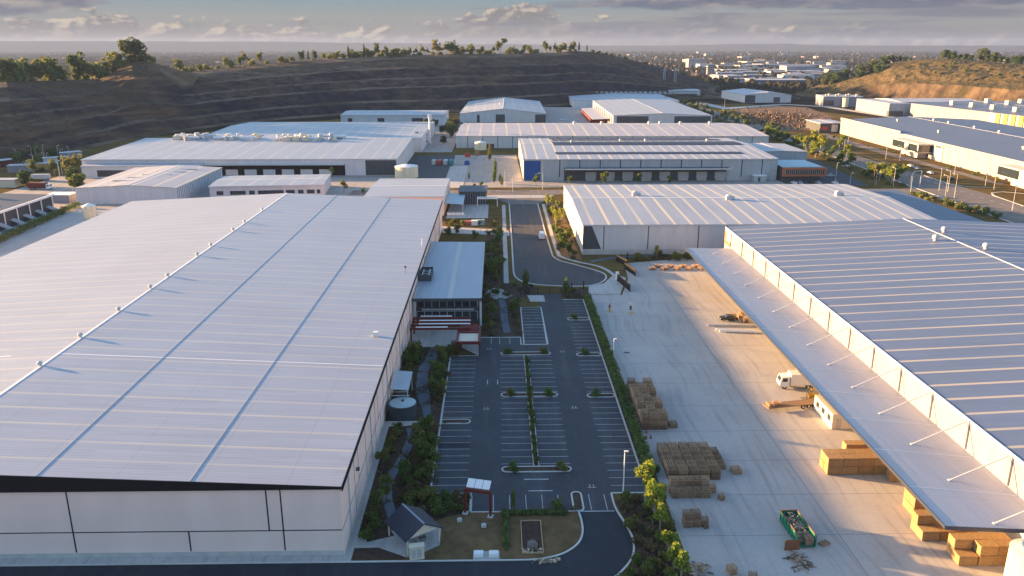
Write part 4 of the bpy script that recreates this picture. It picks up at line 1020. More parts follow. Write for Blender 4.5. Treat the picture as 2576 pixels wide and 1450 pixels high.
for i in range(7): MB().box(-1.2, 1.2, -1.2, 1.2, 0, 2.2).build('roof_unit', M['cream'], t).location = (5.+5.6*i, 8.+(i % 2)*12, 11.3)
face_box(t, 'window', M['window'], 'f', .4, 12., 1., 7.); MB().cyl(24., -3., 0, 10., 3.4, n=18).build('silo', M['creamtank'], t)

# ---------------------------------------------------------------- hills
from mathutils import noise as mn
def lerp(a, b, t): return a+(b-a)*t
def column(cols, px):
    for a, b in zip(cols, cols[1:]):
        if a[0] <= px <= b[0]:
            t = (px-a[0])/(b[0]-a[0]); return [lerp(p, q, t) for p, q in zip(a, b)]
    return list(cols[0] if px < cols[0][0] else cols[-1])
def hillpoint(cols, px, extra=0.):
    """crest of the hill in direction px: x, y, z (extra metres behind the crest)"""
    _, Y0, cy, run = column(cols, px)
    r = ray(px, HZ); L = math.hypot(r[0], r[1]); dx, dy = r[0]/L, r[1]/L
    s0 = Y0/dy; s1 = s0+run
    rc = ray(px, cy); z = HC+rc[2]/math.hypot(rc[0], rc[1])*s1
    return dx*(s1+extra), dy*(s1+extra), z, s1
def hill(name, cols, prof, n, m, amp, label=None, back=.07, roll=0.):
    px0, px1 = cols[0][0], cols[-1][0]
    mb = MB(); T = [i/m for i in range(m+1)]+[1.03, 1.1, 1.3, 1.8, 2.6]
    for i in range(n+1):
        px = lerp(px0, px1, i/n)
        _, Y0, cy, run = column(cols, px)
        r = ray(px, HZ); L = math.hypot(r[0], r[1]); dx, dy = r[0]/L, r[1]/L
        s0 = Y0/dy; s1 = s0+run
        rc = ray(px, cy); zc = HC+rc[2]/math.hypot(rc[0], rc[1])*s1
        end = min(1., (i+.01)/6., (n-i+.01)/6.)
        for t in T:
            s = s0+run*t; x, y = dx*s, dy*s
            if t <= 1:
                tt = min(1., max(0., t+roll*mn.noise(Vector((x*.006, y*.006, 3.)))*math.sin(math.pi*t)))
                h = prof[-1][1]
                for a, b in zip(prof, prof[1:]):
                    if a[0] <= tt <= b[0]: h = lerp(a[1], b[1], (tt-a[0])/(b[0]-a[0])); break
                z = zc*h
                w = math.sin(math.pi*min(1, t*1.0))
                d = mn.fractal(Vector((x*.018, y*.018, z*.05)), .9, 2.1, 5)*amp*w
                e = mn.fractal(Vector((x*.07+9, y*.07, z*.15)), .8, 2.1, 4)*amp*.35*w
                x -= dx*(d*1.2); y -= dy*(d*1.2); z += (d*.12+e*.45)
            else: z = zc-(s-s1)*back-.3
            mb.v.append((x, y, max(z if t < 2.5 else -1., -1.)*(end if t < 1 else 1.)))
    k = len(T)
    for i in range(n):
        for j in range(k-1): mb.f.append((i*k+j, (i+1)*k+j, (i+1)*k+j+1, i*k+j+1))
    o = mb.build(name, M[label]); return tag(o, kind='structure')
QC = [(-420, 420, 240, 150), (-200, 450, 222, 160), (0, 480, 206, 180), (150, 545, 203, 185), (240, 590, 199, 190), (285, 612, 178, 195), (325, 626, 156, 200), (365, 640, 153, 200), (400, 655, 168, 200), (450, 680, 184, 200), (520, 712, 176, 205), (600, 745, 168, 205), (700, 785, 158, 210), (860, 835, 147, 215), (1000, 855, 141, 220), (1150, 870, 136, 230), (1300, 920, 135, 230), (1400, 960, 133, 230), (1440, 985, 129, 230), (1480, 1000, 130, 230), (1540, 1020, 140, 228), (1620, 1045, 158, 220), (1700, 1075, 180, 200), (1780, 1095, 205, 160), (1850, 1095, 232, 90), (1885, 1095, 243, 40)]
QP = [(0, 0), (.07, .02), (.15, .17), (.22, .195), (.31, .40), (.37, .42), (.46, .55), (.52, .57), (.62, .74), (.68, .762), (.86, .93), (1., 1.)]
hill('quarry_hill', QC, QP, 340, 84, 4.0, 'quarry', roll=.075)
GC = [(1990, 1170, 244, 40), (2050, 1130, 222, 80), (2100, 1105, 205, 100), (2160, 1085, 190, 110), (2215, 1060, 172, 125), (2260, 1035, 157, 140), (2320, 1005, 150, 150), (2400, 965, 149, 160), (2480, 925, 155, 170), (2576, 885, 163, 170), (2780, 800, 170, 170)]
GP = [(0, 0), (.04, .03), (.14, .46), (.30, .54), (.42, .66), (.55, .78), (.72, .90), (.86, .97), (1, 1)]
hill('grassy_hill', GC, GP, 170, 60, 9., 'grassy', back=.08, roll=.08)
# earth mound on the rim, under the huge tree
mx, my, mz, _ = hillpoint(QC, 352, 2.)
mb = MB()
for i in range(11):
    r = i/10.; zz = (1-r)**1.15
    for j in range(30):
        a = 6.2832*j/30; rr = 44.*r*(1+.22*mn.noise(Vector((math.cos(a)*1.5, math.sin(a)*1.5, r*2))))
        mb.v.append((mx+rr*math.cos(a)*1.25, my+rr*math.sin(a)*.8, mz-14.+15.5*zz+1.6*mn.noise(Vector((rr*.12*math.cos(a), rr*.12*math.sin(a), 2.)))-(r*r*9. if math.sin(a) < 0 else 0)))
for i in range(10):
    for j in range(30): mb.f.append((i*30+j, (i+1)*30+j, (i+1)*30+(j+1) % 30, i*30+(j+1) % 30))
tag(mb.build('earth_mound', M['earth']), kind='structure')
# low blue ranges at the horizon
def ridge(name, a0, a1, dist, hf, m):
    mb = MB(); n = 120
    for i in range(n+1):
        a = R(lerp(a0, a1, i/n)); h = hf(lerp(a0, a1, i/n))
        for s, z in ((dist-900, -1.), (dist, h), (dist+700, h*.8)): mb.v.append((s*math.sin(a), s*math.cos(a), z))
    for i in range(n):
        for j in range(2): mb.f.append((i*3+j, (i+1)*3+j, (i+1)*3+j+1, i*3+j+1))
    return tag(mb.build(name, m), kind='structure')
fm = mat('far_hills', mottled((.03, .034, .03), (.055, .054, .042), .004, .0008), 1., 0.)
def hf(a):
    base = 72.+58.*max(0., min(1., (8.-a)/24.))
    bump = 26.*math.exp(-((a-17.2)/3.2)**2)+14.*math.exp(-((a-19.)/.7)**2)
    return base+bump+8.*mn.noise(Vector((a*.25, 0, 0)))+3.*mn.noise(Vector((a*1.3, 4, 0)))
ridge('far_ranges', -44., 44., 13200., hf, fm)

# ---------------------------------------------------------------- plants
def crown(blobs, n, s, seed, flat=0.):
    q = random.Random(seed); mb = MB(); wts = [b[3]*b[4]*b[5] for b in blobs]
    for _ in range(n):
        b = q.choices(blobs, wts)[0]
        th = q.uniform(0, 2*math.pi); cz = q.uniform(-1, 1); r = q.uniform(.35, 1.)**.5
        sr = math.sqrt(1-cz*cz)
        c = Vector((b[0]+b[3]*r*sr*math.cos(th), b[1]+b[4]*r*sr*math.sin(th), b[2]+b[5]*r*cz))
        a = Vector((q.gauss(0, 1), q.gauss(0, 1), q.gauss(0, 1)*(1-flat))).normalized(); e = a.orthogonal().normalized()
        e.rotate(Matrix.Rotation(q.uniform(0, 6.3), 3, a)); f = a.cross(e); k = s*q.uniform(.6, 1.35)
        mb.poly([c-e*k-f*k*.55, c+e*k*.4-f*k*.7, c+e*k+f*k*.5, c-e*k*.35+f*k*.75])
    return mb
def rblobs(n, R_, z0, z1, r0, r1, seed, sq=.8):
    q = random.Random(seed); out = []
    for i in range(n):
        a = q.uniform(0, 6.28); d = R_*math.sqrt(q.random()); r = q.uniform(r0, r1)
        out.append((d*math.cos(a), d*math.sin(a), q.uniform(z0, z1), r, r, r*sq))
    return out
PROTO = {}
def proto(key, name, trunk, blobs, n, s, seed, leaf, bark='bark', limbs=True):
    """one plant of each kind, kept as meshes: crown plus trunk with limbs"""
    mb = MB(); q = random.Random(seed); h, r = trunk
    if h > 0:
        mid = (q.uniform(-.08, .08)*h, q.uniform(-.08, .08)*h, h*.5); top = (mid[0]*1.6, mid[1]*1.3, h)
        mb.tube((0, 0, -.1), mid, r, r*.75, 7); mb.tube(mid, top, r*.75, r*.4, 7)
        if limbs:
            for b in blobs[:6]: mb.tube((mid[0], mid[1], h*.55), (b[0]*.8, b[1]*.8, b[2]), r*.4, r*.12, 5)
    else:
        for b in blobs[:4]: mb.tube((0, 0, 0), (b[0]*.8, b[1]*.8, b[2]), .04, .015, 4)
    PROTO[key] = (name, crown(blobs, n, s, seed).mesh('crown', M[leaf]), mb.mesh('trunk' if h > 0 else 'stem', M[bark]))
for v in range(3):
    proto('shrub%d' % v, 'shrub', (0, 0), rblobs(8+v, .6, .35, 1.1, .3, .55, 10+v, .9), 420, .115, 20+v, 'leaf_shrub')
    proto('heath%d' % v, 'shrub', (0, 0), rblobs(6, .6, .2, .6, .25, .45, 15+v, .7), 240, .10, 25+v, 'leaf_heath')
    proto('tree%d' % v, 'tree', (2.2, .10), rblobs(10, .95, 1.7, 3.9, .45, .85, 30+v, 1.), 620, .19, 40+v, 'leaf_shrub')
    proto('dark%d' % v, 'tree', (5., .35), rblobs(16, 3.2, 2.8, 10.5, 1.4, 2.6, 50+v, .85), 1100, .55, 60+v, 'leaf_dark')
    proto('gum%d' % v, 'gum_tree', (8.5, .28), rblobs(13, 3.0, 4.5, 13., 1.2, 2.3, 70+v, .8), 800, .55, 80+v, 'leaf_gum', 'pale_bark')
    proto('bush%d' % v, 'bush', (0, 0), rblobs(9, 2.0, .8, 2.6, .9, 1.6, 90+v, .8), 320, .42, 95+v, 'leaf_gum')
    proto('gold%d' % v, 'tree', (2.6, .09), rblobs(10, .8, 2.2, 5.2, .45, .8, 100+v, 1.1), 560, .19, 110+v, 'leaf_gold', 'pale_bark')
proto('column', 'tree', (2.0, .12), [(.1, 0, 1.6, .8, .8, 1.), (0, .1, 2.8, .95, .95, 1.1), (-.1, 0, 4.2, .85, .85, 1.1), (0, 0, 5.5, .6, .6, 1.), (.05, 0, 6.5, .3, .3, .7)], 700, .2, 120, 'leaf_shrub')
proto('pine', 'pine_tree', (11., .3), [(0, 0, 4., 2.1, 2.1, 1.2), (.3, 0, 6., 1.9, 1.9, 1.2), (-.2, .2, 8., 1.7, 1.7, 1.2), (.2, 0, 10., 1.2, 1.2, 1.1), (0, 0, 12., .8, .8, 1.2)], 560, .5, 130, 'leaf_dark', limbs=False)
proto('fig', 'tree', (7., .9), rblobs(30, 6.6, 1.2, 14.5, 2.4, 4.2, 140, .85)+[(0, 0, 16.5, 3., 3., 2.2)], 3600, .62, 141, 'leaf_dark')
proto('lean', 'gum_tree', (9., .3), [(3., 0, 11., 2., 1.8, 1.3), (4.5, .5, 13., 1.8, 1.6, 1.2), (1.2, -.6, 9., 1.4, 1.4, .9), (5.5, -.4, 11.5, 1.4, 1.3, 1.), (2., .5, 13., 1.5, 1.4, 1.)], 420, .45, 150, 'leaf_gum', 'pale_bark')
proto('palm', 'palm_tree', (7.5, .22), [(0, 0, 8., 1.9, 1.9, .8), (0, 0, 7.4, 1.6, 1.6, .8)], 260, .5, 160, 'leaf_gum', limbs=False)
def plant_at(key, x, y, z, sc, label, group=None, rz=None, sx=1.):
    name, cm, tm = PROTO[key]
    t = thing(name, label, name.split('_')[-1], (x, y, z), rnd.uniform(0, 6.28) if rz is None else rz, group)
    t.scale = (sc*sx, sc*sx, sc)
    for nm, me in (('crown', cm), ('trunk' if 'trunk' in tm.name else 'stem', tm)):
        o = bpy.data.objects.new(nm, me); COL.objects.link(o); o.parent = t
    return t
def v3(k): return k+str(rnd.randrange(3))
# trees along the crest of the quarry
def rim(cols, px, top, key, h0, label, group, extra=8., sx=1., rz=None):
    x, y, z, s = hillpoint(cols, px, extra)
    zt = HC+ray(px, top)[2]/math.hypot(*ray(px, top)[:2])*(s+extra)
    z = z-1.2-extra*.05
    return plant_at(key, x, y, z, max(.3, (zt-z)/h0), label, group, rz, sx)
H0 = {'gum': 14., 'dark': 12.5, 'pine': 13.2, 'bush': 4.0}
GL = 'olive gum tree in the tall belt at the left end of the quarry rim'
for px, top in ((-12, 146), (8, 142), (22, 150), (37, 152), (52, 148), (70, 160), (84, 156), (97, 144), (112, 141), (127, 150), (140, 162), (152, 165), (206, 152), (222, 160), (236, 152), (252, 145), (266, 148), (279, 154)):
    k = 'gum' if rnd.random() < .75 else 'bush'
    rim(QC, px, top, v3(k), H0[k], GL if k == 'gum' else 'olive bush in the tall belt at the left end of the quarry rim', 'trees at the left end of the quarry rim', rnd.uniform(5, 40), 1.05 if k == 'gum' else .75)
for i in range(22):
    px = rnd.uniform(-20, 292)
    rim(QC, px, column(QC, px)[2]-rnd.uniform(36, 56), v3('gum'), 14., GL, 'trees at the left end of the quarry rim', rnd.uniform(10, 45), 1.1)
for i in range(26):
    px = rnd.uniform(870, 1450)
    rim(QC, px, column(QC, px)[2]-rnd.uniform(14, 26), v3('gum'), 14., 'feathery golden gum in the row on the highest part of the quarry rim', 'gums on the high rim', rnd.uniform(4, 16), 1.1)
for i in range(22):
    px = rnd.uniform(-20, 300)
    rim(QC, px, column(QC, px)[2]-rnd.uniform(14, 34), v3('bush'), 4., 'rounded olive bush under the gums at the left end of the quarry rim', 'bushes under the gums', rnd.uniform(2, 30), .6)
rim(QC, 187, 129, 'dark1', 12.5, 'tall dark tree standing above the belt, left of the mound', extra=8, group=None, sx=.8)
rim(QC, 332, 94, 'fig', 18.5, 'huge dark spreading tree on top of the earth mound', None, 4., 1.12)
for px, top in ((296, 158), (306, 148), (315, 152), (352, 146), (368, 134), (378, 141), (392, 158), (402, 166)):
    rim(QC, px, top, v3('bush'), 4., 'bush on the shoulder of the earth mound beside the huge tree', 'bushes on the mound', 3., .8)
mid = 'bush or low tree along the middle of the quarry rim'
for px, top in ((420, 172), (443, 147), (456, 165), (475, 166), (498, 160), (515, 160), (540, 163), (565, 142), (578, 148), (596, 144), (632, 147), (652, 133), (668, 150), (700, 140), (715, 145), (735, 141), (812, 132), (824, 135), (838, 131), (850, 129), (861, 133)):
    k = 'gum' if px in (443, 565, 596, 652, 850, 812) else 'bush'
    rim(QC, px, top, v3(k), H0[k], 'rounded gum standing out along the left middle of the quarry rim' if k == 'gum' else 'low bush along the left middle of the quarry rim', 'rim gums, left middle' if k == 'gum' else 'rim bushes, left middle', rnd.uniform(2, 12), 1.1 if k == 'gum' else .8)
rim(QC, 613, 126, 'gum1', 14., 'tall yellowish gum with pale trunk on the quarry rim, right of the mound', None, 2.)
for px, top in ((756, 125), (773, 127), (790, 124), (875, 114), (915, 111), (1457, 106), (1477, 112), (1525, 130)):
    rim(QC, px, top, 'pine' if px % 2 else 'dark1', 13.2, 'dark upright tree standing clear on the quarry rim', 'dark upright rim trees', 3., .7)
for px, top in ((886, 128), (900, 127), (930, 125), (946, 107), (957, 124), (970, 117), (985, 122), (1000, 119), (1018, 124), (1030, 118), (1044, 116), (1062, 110), (1076, 118), (1095, 98), (1104, 107), (1118, 103), (1131, 104), (1142, 100), (1160, 121), (1174, 118), (1190, 116), (1206, 123), (1222, 124), (1240, 112), (1252, 105), (1278, 124), (1296, 121), (1312, 122), (1336, 114), (1350, 122), (1371, 104), (1383, 115), (1397, 108), (1408, 117), (1420, 110), (1432, 119), (1442, 116)):
    k = 'gum' if top < 119 else 'bush'
    rim(QC, px, top, v3(k), H0[k], 'feathery golden gum in the row on the highest part of the quarry rim' if k == 'gum' else 'golden bush between the gums on the highest part of the quarry rim', 'gums on the high rim' if k == 'gum' else 'bushes on the high rim', rnd.uniform(2, 14), .85 if k == 'gum' else .9)
for i in range(36):
    px = rnd.uniform(860, 1450)
    rim(QC, px, column(QC, px)[2]-rnd.uniform(5, 13), v3('bush'), 4.2, 'low golden scrub bush under the gums of the high quarry rim', 'scrub under the high rim gums', rnd.uniform(0, 12), .85)
rim(QC, 1258, 96, 'lean', 14.3, 'leaning gum with one-sided crown on the highest part of the quarry rim', None, 3., rz=0.)
for i in range(26):
    px = rnd.uniform(1490, 1850); c = column(QC, px)
    rim(QC, px, c[2]-rnd.uniform(4, 9), v3('bush'), 4.2, 'dark scrub bush on the falling right shoulder of the quarry hill', 'bushes on the right shoulder', rnd.uniform(-2, 6), .9)
for i in range(18):
    px = rnd.uniform(410, 900); c = column(QC, px)
    rim(QC, px, c[2]-rnd.uniform(1.5, 5), v3('bush'), 4.2, 'tiny scrub bush on the quarry rim skyline', 'scrub on the rim skyline', rnd.uniform(-2, 6), .9)
# trees on the grassy hill
for px, top in ((2232, 138), (2250, 136), (2268, 138), (2282, 142), (2296, 144), (2380, 123), (2391, 132), (2403, 127), (2418, 136), (2432, 134), (2447, 137), (2476, 118), (2490, 134), (2509, 129), (2524, 140), (2541, 143), (2560, 140), (2572, 138)):
    rim(GC, px, top, v3('dark'), 12.5, 'big dark gum on the crest of the grassy hill', 'trees on the grassy hill', 10., 1.05)
for i in range(34):
    px = rnd.uniform(2075, 2235); x, y, z, s = hillpoint(GC, px, 0.)
    t = rnd.random(); _, Y0, cy, run = column(GC, px); e = -run*(1-t)*.6; L = math.hypot(x, y)
    plant_at(v3('dark') if t > .45 else v3('bush'), x*(s+e)/L, y*(s+e)/L, z*(1-.45*(1-t)*1.2)-1., rnd.uniform(1.0, 1.9), 'dense green tree on the left shoulder of the grassy hill', 'trees on the left shoulder of the grassy hill')
for px, f in ((2290, .5), (2330, .62), (2360, .35), (2440, .5), (2500, .6), (2530, .4), (2405, .75), (2470, .8)):
    x, y, z, s = hillpoint(GC, px, 0.); _, Y0, cy, run = column(GC, px); L = math.hypot(x, y); e = -run*(1-f)
    plant_at(v3('bush'), x*(s+e)/L, y*(s+e)/L, z*(.55+.45*f)-1.5, rnd.uniform(.8, 1.4), 'scattered dry bush on the face of the grassy hill', 'bushes on the grassy face')
# far woodland (one mass) and far buildings
mb = MB(); q = random.Random(5)
for i in range(9000):
    d = 1150.*math.exp(q.random()*2.1); a = q.uniform(-36., 36.)
    if d < 2400 and a < 6: continue
    if d < 1900 and a > 22: continue
    x, y = d*math.sin(R(a)), d*math.cos(R(a))
    if mn.noise(Vector((x*.004, y*.004, 0))) < -.18: continue
    r = q.uniform(3., 6.5)*(1.+d/5000.); h = q.uniform(5., 12.)*(1.+d/9000.)
    if a < 6: h *= .35; r *= 1.6
    k = len(mb.v); n = 5; ph = q.uniform(0, 6)
    for zz, rr in ((h*.15, .7), (h*.55, 1.), (h*.85, .62)):
        mb.v += [(x+r*rr*q.uniform(.7, 1.2)*math.cos(ph+6.283*j/n), y+r*rr*q.uniform(.7, 1.2)*math.sin(ph+6.283*j/n), zz) for j in range(n)]
    mb.v.append((x, y, h))
    for l in range(2):
        for j in range(n): mb.f.append((k+l*n+j, k+l*n+(j+1) % n, k+(l+1)*n+(j+1) % n, k+(l+1)*n+j))
    for j in range(n): mb.f.append((k+2*n+j, k+2*n+(j+1) % n, k+3*n))
tag(mb.build('far_woodland', M['leaf_far']), 'woodland and street trees across the far plain', None, None, 'stuff')
mb = MB(); q = random.Random(8)
for i in range(2000):
    d = 1900.*math.exp(q.random()*1.6); a = q.uniform(-36., 36.)
    if d < 2600 and a < 6: continue
    if a < 6 and q.random() < .85: continue
    x, y = d*math.sin(R(a)), d*math.cos(R(a)); w = q.uniform(8, 20)
    mb.obox((x, y), w, w*q.uniform(.6, 1.4), 0, q.uniform(4, 7), q.uniform(0, 3), .8)
tag(mb.build('far_suburb', mat('far_suburb', foliage((.03, .026, .025), (.15, .13, .12), (.08, .07, .065)), 1., 0.)), 'tiny pale houses scattered over the far suburbs', None, None, 'stuff')
q = random.Random(15)
def far_block(px, py, w, d, h, m, label, group=None, rz=0.):
    x, y = at(px, py); t = thing('far_building', label, 'building', (x, y, 0), rz, group)
    MB().box(-w/2, w/2, -d/2, d/2, 0, h).build('wall', M[m], t)
    r = MB().box(-w/2-.6, w/2+.6, -d/2-.6, d/2+.6, h, h+.9).build('roof', M['roof_plain'], t)
    if w > 40:
        b = MB()
        for i in range(int(w//14)): b.box(-w/2+4+i*14, -w/2+11+i*14, -d/2-.3, -d/2-.05, .5, h*.6)
        b.build('door', M['panel_grey'], t)
    return t
far_block(1748, 170, 52, 40, 26, 'panel_sunlit', 'tall cream block at the left of the far town, above the quarry shoulder')
far_block(1775, 172, 50, 50, 12, 'panel_mid', 'lower grey wing beside the tall cream block of the far town')
far_block(2005, 190, 70, 50, 21, 'panel_sunlit', 'big cream box nearest in the far town, left of the grassy hill')
far_block(2035, 190, 34, 50, 15, 'panel_mid', 'grey box joined to the big cream box of the far town')
far_block(1850, 167, 90, 40, 10, 'panel_sunlit', 'long white shed in the back row of the far town')
far_block(1980, 173, 200, 60, 12, 'panel_sunlit', 'widest white shed in the far town')
far_block(1955, 214, 100, 60, 9, 'roof_blueplain', 'low blue roofed shed among trees behind the lone warehouse')
far_block(1870, 208, 60, 30, 7, 'panel_sunlit', 'low white shed among trees at the quarry shoulder')
t = thing('apartment_tower', 'slim cream tower of stacked floors beside the quarry shoulder', 'building', (*at(1785, 197), 0))
for i in range(6): MB().box(-7, 7, -6, 6, i*4.6, i*4.6+3.).build('floor_level', M['panel_sunlit'], t); MB().box(-5, 5, -5, 5, i*4.6+3., i*4.6+4.6).build('window_band', M['window'], t)
for i in range(62):
    px = q.uniform(1800, 2120); py = q.uniform(162, 206); s = (py-116)/90.
    if px > 2060 and py > 190: continue
    far_block(px, py, q.uniform(25, 75), q.uniform(20, 50), q.uniform(6, 13), q.choice(('panel_sunlit', 'panel_sunlit', 'panel_mid', 'roof_blueplain', 'cream')), 'pale shed among the crowded roofs of the far town', 'sheds of the far town', q.uniform(-.5, .5))
for i in range(12):
    px = q.choice((q.uniform(1560, 2000), q.uniform(1560, 2576))); py = q.uniform(134, 158)
    far_block(px, py, q.uniform(40, 90), 40, q.uniform(8, 16), 'panel_sunlit', 'white speck of a building far out on the hazy plain', 'specks on the hazy plain', q.uniform(-.5, .5))

# ---------------------------------------------------------------- gardens
def poly_in(p, P):
    c = False; j = len(P)-1
    for i in range(len(P)):
        if (P[i][1] > p[1]) != (P[j][1] > p[1]) and p[0] < (P[j][0]-P[i][0])*(p[1]-P[i][1])/(P[j][1]-P[i][1])+P[i][0]: c = not c
        j = i
    return c
PATHS = [at(*p) for p in ((1032, 1078), (1036, 1098), (1024, 1130), (1007, 1163), (988, 1192), (976, 1216), (974, 1249), (981, 1280), (989, 1308), (996, 1335), (1088, 875), (1084, 905), (1066, 930), (1062, 965), (1066, 1000), (1073, 1030), (1076, 1066), (1258, 750), (1266, 770), (1268, 795), (1272, 820), (1276, 838))]
PATHS_F = []
for k in ((0, 10), (10, 17), (17, 22)): PATHS_F += smooth(PATHS[k[0]:k[1]], 3)
TAKEN = [(-18.3, 139.9, 3.3), (-19., 146., 3.)]
def scatter(poly, n, keys, s0, s1, label, group, z=.08, gap=.75, seed=1):
    q = random.Random(seed); xs = [p[0] for p in poly]; ys = [p[1] for p in poly]; k = tries = 0
    while k < n and tries < n*40:
        tries += 1
        x, y = q.uniform(min(xs), max(xs)), q.uniform(min(ys), max(ys))
        if not poly_in((x, y), poly): continue
        s = q.uniform(s0, s1)
        if any(math.hypot(x-a, y-b) < 1.25+s*.95 for a, b in PATHS_F): continue
        if any(math.hypot(x-a, y-b) < r*.5+s*gap for a, b, r in TAKEN): continue
        TAKEN.append((x, y, s)); k += 1
        plant_at(q.choice(keys)+str(q.randrange(3)), x, y, z, s, label, group)
scatter([(-19., 99.), (-18.6, 98.6), (-15.8, 103.), (-17.2, 116.), (-14., 134.), (-19., 134.)], 36, ('shrub', 'shrub', 'heath'), .75, 1.8, 'leafy shrub in the strip between the pale wall walkway and the winding path', 'shrubs between wall and path', seed=1)
scatter([(-15.6, 104.), (-9., 105.5), (-11.3, 113.), (-11.3, 134.), (-13.6, 134.), (-16., 118.)], 42, ('shrub', 'shrub', 'heath'), .75, 1.9, 'leafy shrub in the bed between the winding path and the left row of stalls', 'shrubs between path and stalls', seed=2)
scatter([(-11., 105.6), (-4.8, 106.6), (-4.8, 111.2), (-11.5, 111.2)], 14, ('shrub', 'heath'), .8, 1.5, 'low shrub in the bed left of the red gantry', 'shrubs left of the gantry', seed=3)
scatter([(-20.8, 148.), (-12.5, 138.), (-11.4, 138.), (-11.4, 169.), (-9.6, 171.), (-9.6, 175.), (-20.8, 175.)], 34, ('shrub', 'shrub', 'heath'), 1., 2.3, 'bushy shrub in the garden between the teal tank and the pergola', 'shrubs between tank and pergola', seed=4)
for px, py, s in ((972, 1262, 1.0), (1015, 1215, .9), (1050, 1135, 1.1), (1075, 1100, 1.0), (1060, 1160, .9), (965, 1180, .85), (1098, 960, 1.05), (1095, 1003, 1.0), (1108, 915, 1.0), (1040, 905, 1.0), (1028, 1290, .6), (950, 1290, .9)):
    x, y = at(px, py); plant_at(v3('tree'), x, y, .08, s*.95, 'young green tree rising above the shrubs of the garden beside the big pale warehouse', 'young garden trees')
scatter([(-4., 183.), (5.4, 183.), (5.4, 212.), (-4., 228.)], 26, ('shrub', 'heath', 'heath'), .9, 1.9, 'shrub in the garden between the office corner and the upper stalls', 'shrubs beside the office', seed=6)
scatter([(-4., 229.), (1.6, 230.), (1.6, 299.), (-4., 299.)], 22, ('shrub', 'heath'), 1., 2.2, 'shrub in the narrow garden between the office and the street', 'shrubs between office and street', seed=7)
for px, py, s, k in ((1233, 700, 1.3, 'tree'), (1240, 690, 1.2, 'tree'), (1252, 660, 1.1, 'tree'), (1228, 650, 1.0, 'tree'), (1255, 625, 1.3, 'tree'), (1195, 610, .9, 'tree'), (1128, 605, 1.1, 'tree'), (1150, 595, 1.0, 'tree'), (1300, 790, 1.0, 'tree'), (1238, 805, 1.0, 'tree')):
    x, y = at(px, py); plant_at(v3(k), x, y, .08, s, 'dark leafy tree in the garden along the left side of the street', 'trees left of the street')
scatter([(-20.5, 306.), (1.5, 306.), (1.5, 314.), (-20.5, 314.)], 9, ('heath', 'shrub'), 1., 2., 'shrub behind the big pale warehouse beside the pale crossing', 'shrubs behind the big warehouse', seed=8)
for px, top, base in ((1322, 680, 722), (1424, 703, 748)):
    x, y = at(px, base); _, _, zt = atY(px, top, y); plant_at('column', x, y, .05, zt/6.6, 'dense upright tree, %s of the two at the turning head' % ('left' if px < 1400 else 'right'), sx=1.55)
scatter([(18.6, 213.5), (25., 213.5), (25., 221.5), (18.6, 221.5)], 8, ('heath', 'shrub'), .6, 1.2, 'low shrub by the black fence at the car park gate', 'shrubs at the car park gate', seed=9)
scatter([(8., 217.), (10.6, 217.), (10.6, 224.), (5., 226.), (4., 222.)], 6, ('heath', 'shrub'), .6, 1.3, 'low shrub left of the car park gate', 'shrubs left of the gate', seed=10)
# islands and median
for px, py in ((1278, 893), (1367, 893), (1284, 998), (1380, 998), (1290, 1190), (1412, 1188), (1470, 895), (1500, 1000), (1444, 806), (1168, 1068), (1120, 1068)):
    x, y = at(px, py); y += .35; k = px in (1168, 1120)
    plant_at(v3('shrub') if not k else v3('heath'), x, y, .12, 1.25 if not k else .5, 'round green shrub at the end of a kerbed car park island' if not k else 'low scrubby plant in the kerbed island of the left stall row', 'island shrubs' if not k else 'left island plants')
for i in range(17):
    plant_at(v3('shrub'), 6.2+rnd.uniform(-.1, .1), 120.8+i*2.95+rnd.uniform(-.4, .4), .1, rnd.uniform(.75, 1.15), 'small shrub in the narrow median down the middle of the car park', 'median shrubs', sx=.75)
for px, py, s, k in ((1291, 1284, 3., 'column'), (1404, 1282, 1.3, 'shrub1'), (1446, 1285, .7, 'heath1')):
    x, y = at(px, py); plant_at(k, x, y, .08, s if k != 'column' else .55, {'column': 'thin upright sapling between the lower stalls', 'shrub1': 'round shrub right of the sapling at the lower stalls', 'heath1': 'little plant inside the narrow kerbed loop'}[k], sx=.7 if k == 'column' else 1.)
# hedges
def hedge(name, x0, x1, y0, y1, h, n, label):
    q = random.Random(int(y0)); mb = MB()
    for _ in range(n):
        y = q.uniform(y0, y1); k = .75+.35*mn.noise(Vector((x0, y*.55, 0)))
        x = lerp(x0, x1, .5+(q.random()-.5)*k*1.15); z = h*k*1.15*q.random()**.6
        c = Vector((x, y, z)); a = Vector((q.gauss(0, 1), q.gauss(0, 1), q.gauss(0, 1))).normalized(); e = a.orthogonal().normalized(); f = a.cross(e); s = .17*q.uniform(.6, 1.4)
        mb.poly([c-e*s-f*s*.6, c+e*s*.5-f*s*.7, c+e*s+f*s*.5, c-e*s*.4+f*s*.8])
    return tag(mb.build(name, M['leaf_hedge'], loc=((x0+x1)/2, y0, 0.)), label, 'hedge')
p, r_ = at(-40, 628), at(196, 521)
hedge('hedge', -1.5, 1.5, 0., math.hypot(r_[0]-p[0], r_[1]-p[1]), 2.6, 9000, 'dark hedge along the pale lane left of the big pale roof')
hg = bpy.context.scene.objects['hedge']; hg.location = (p[0], p[1], 0.); hg.rotation_euler = (0, 0, math.atan2(r_[1]-p[1], r_[0]-p[0])-math.pi/2)
hedge('hedge', 23.5, 25.5, 117., 212., 2.0, 11000, 'long clipped hedge between the car park and the concrete yard')
hedge('hedge', -.8, 11.3, 105.2, 106.1, .8, 1500, 'low dark hedge along the lower stalls at the lawn edge')
hedge('hedge', .6, 1.3, 96.6, 104.9, .9, 700, 'narrow hedge across the lawn left of the dark rectangular bed')
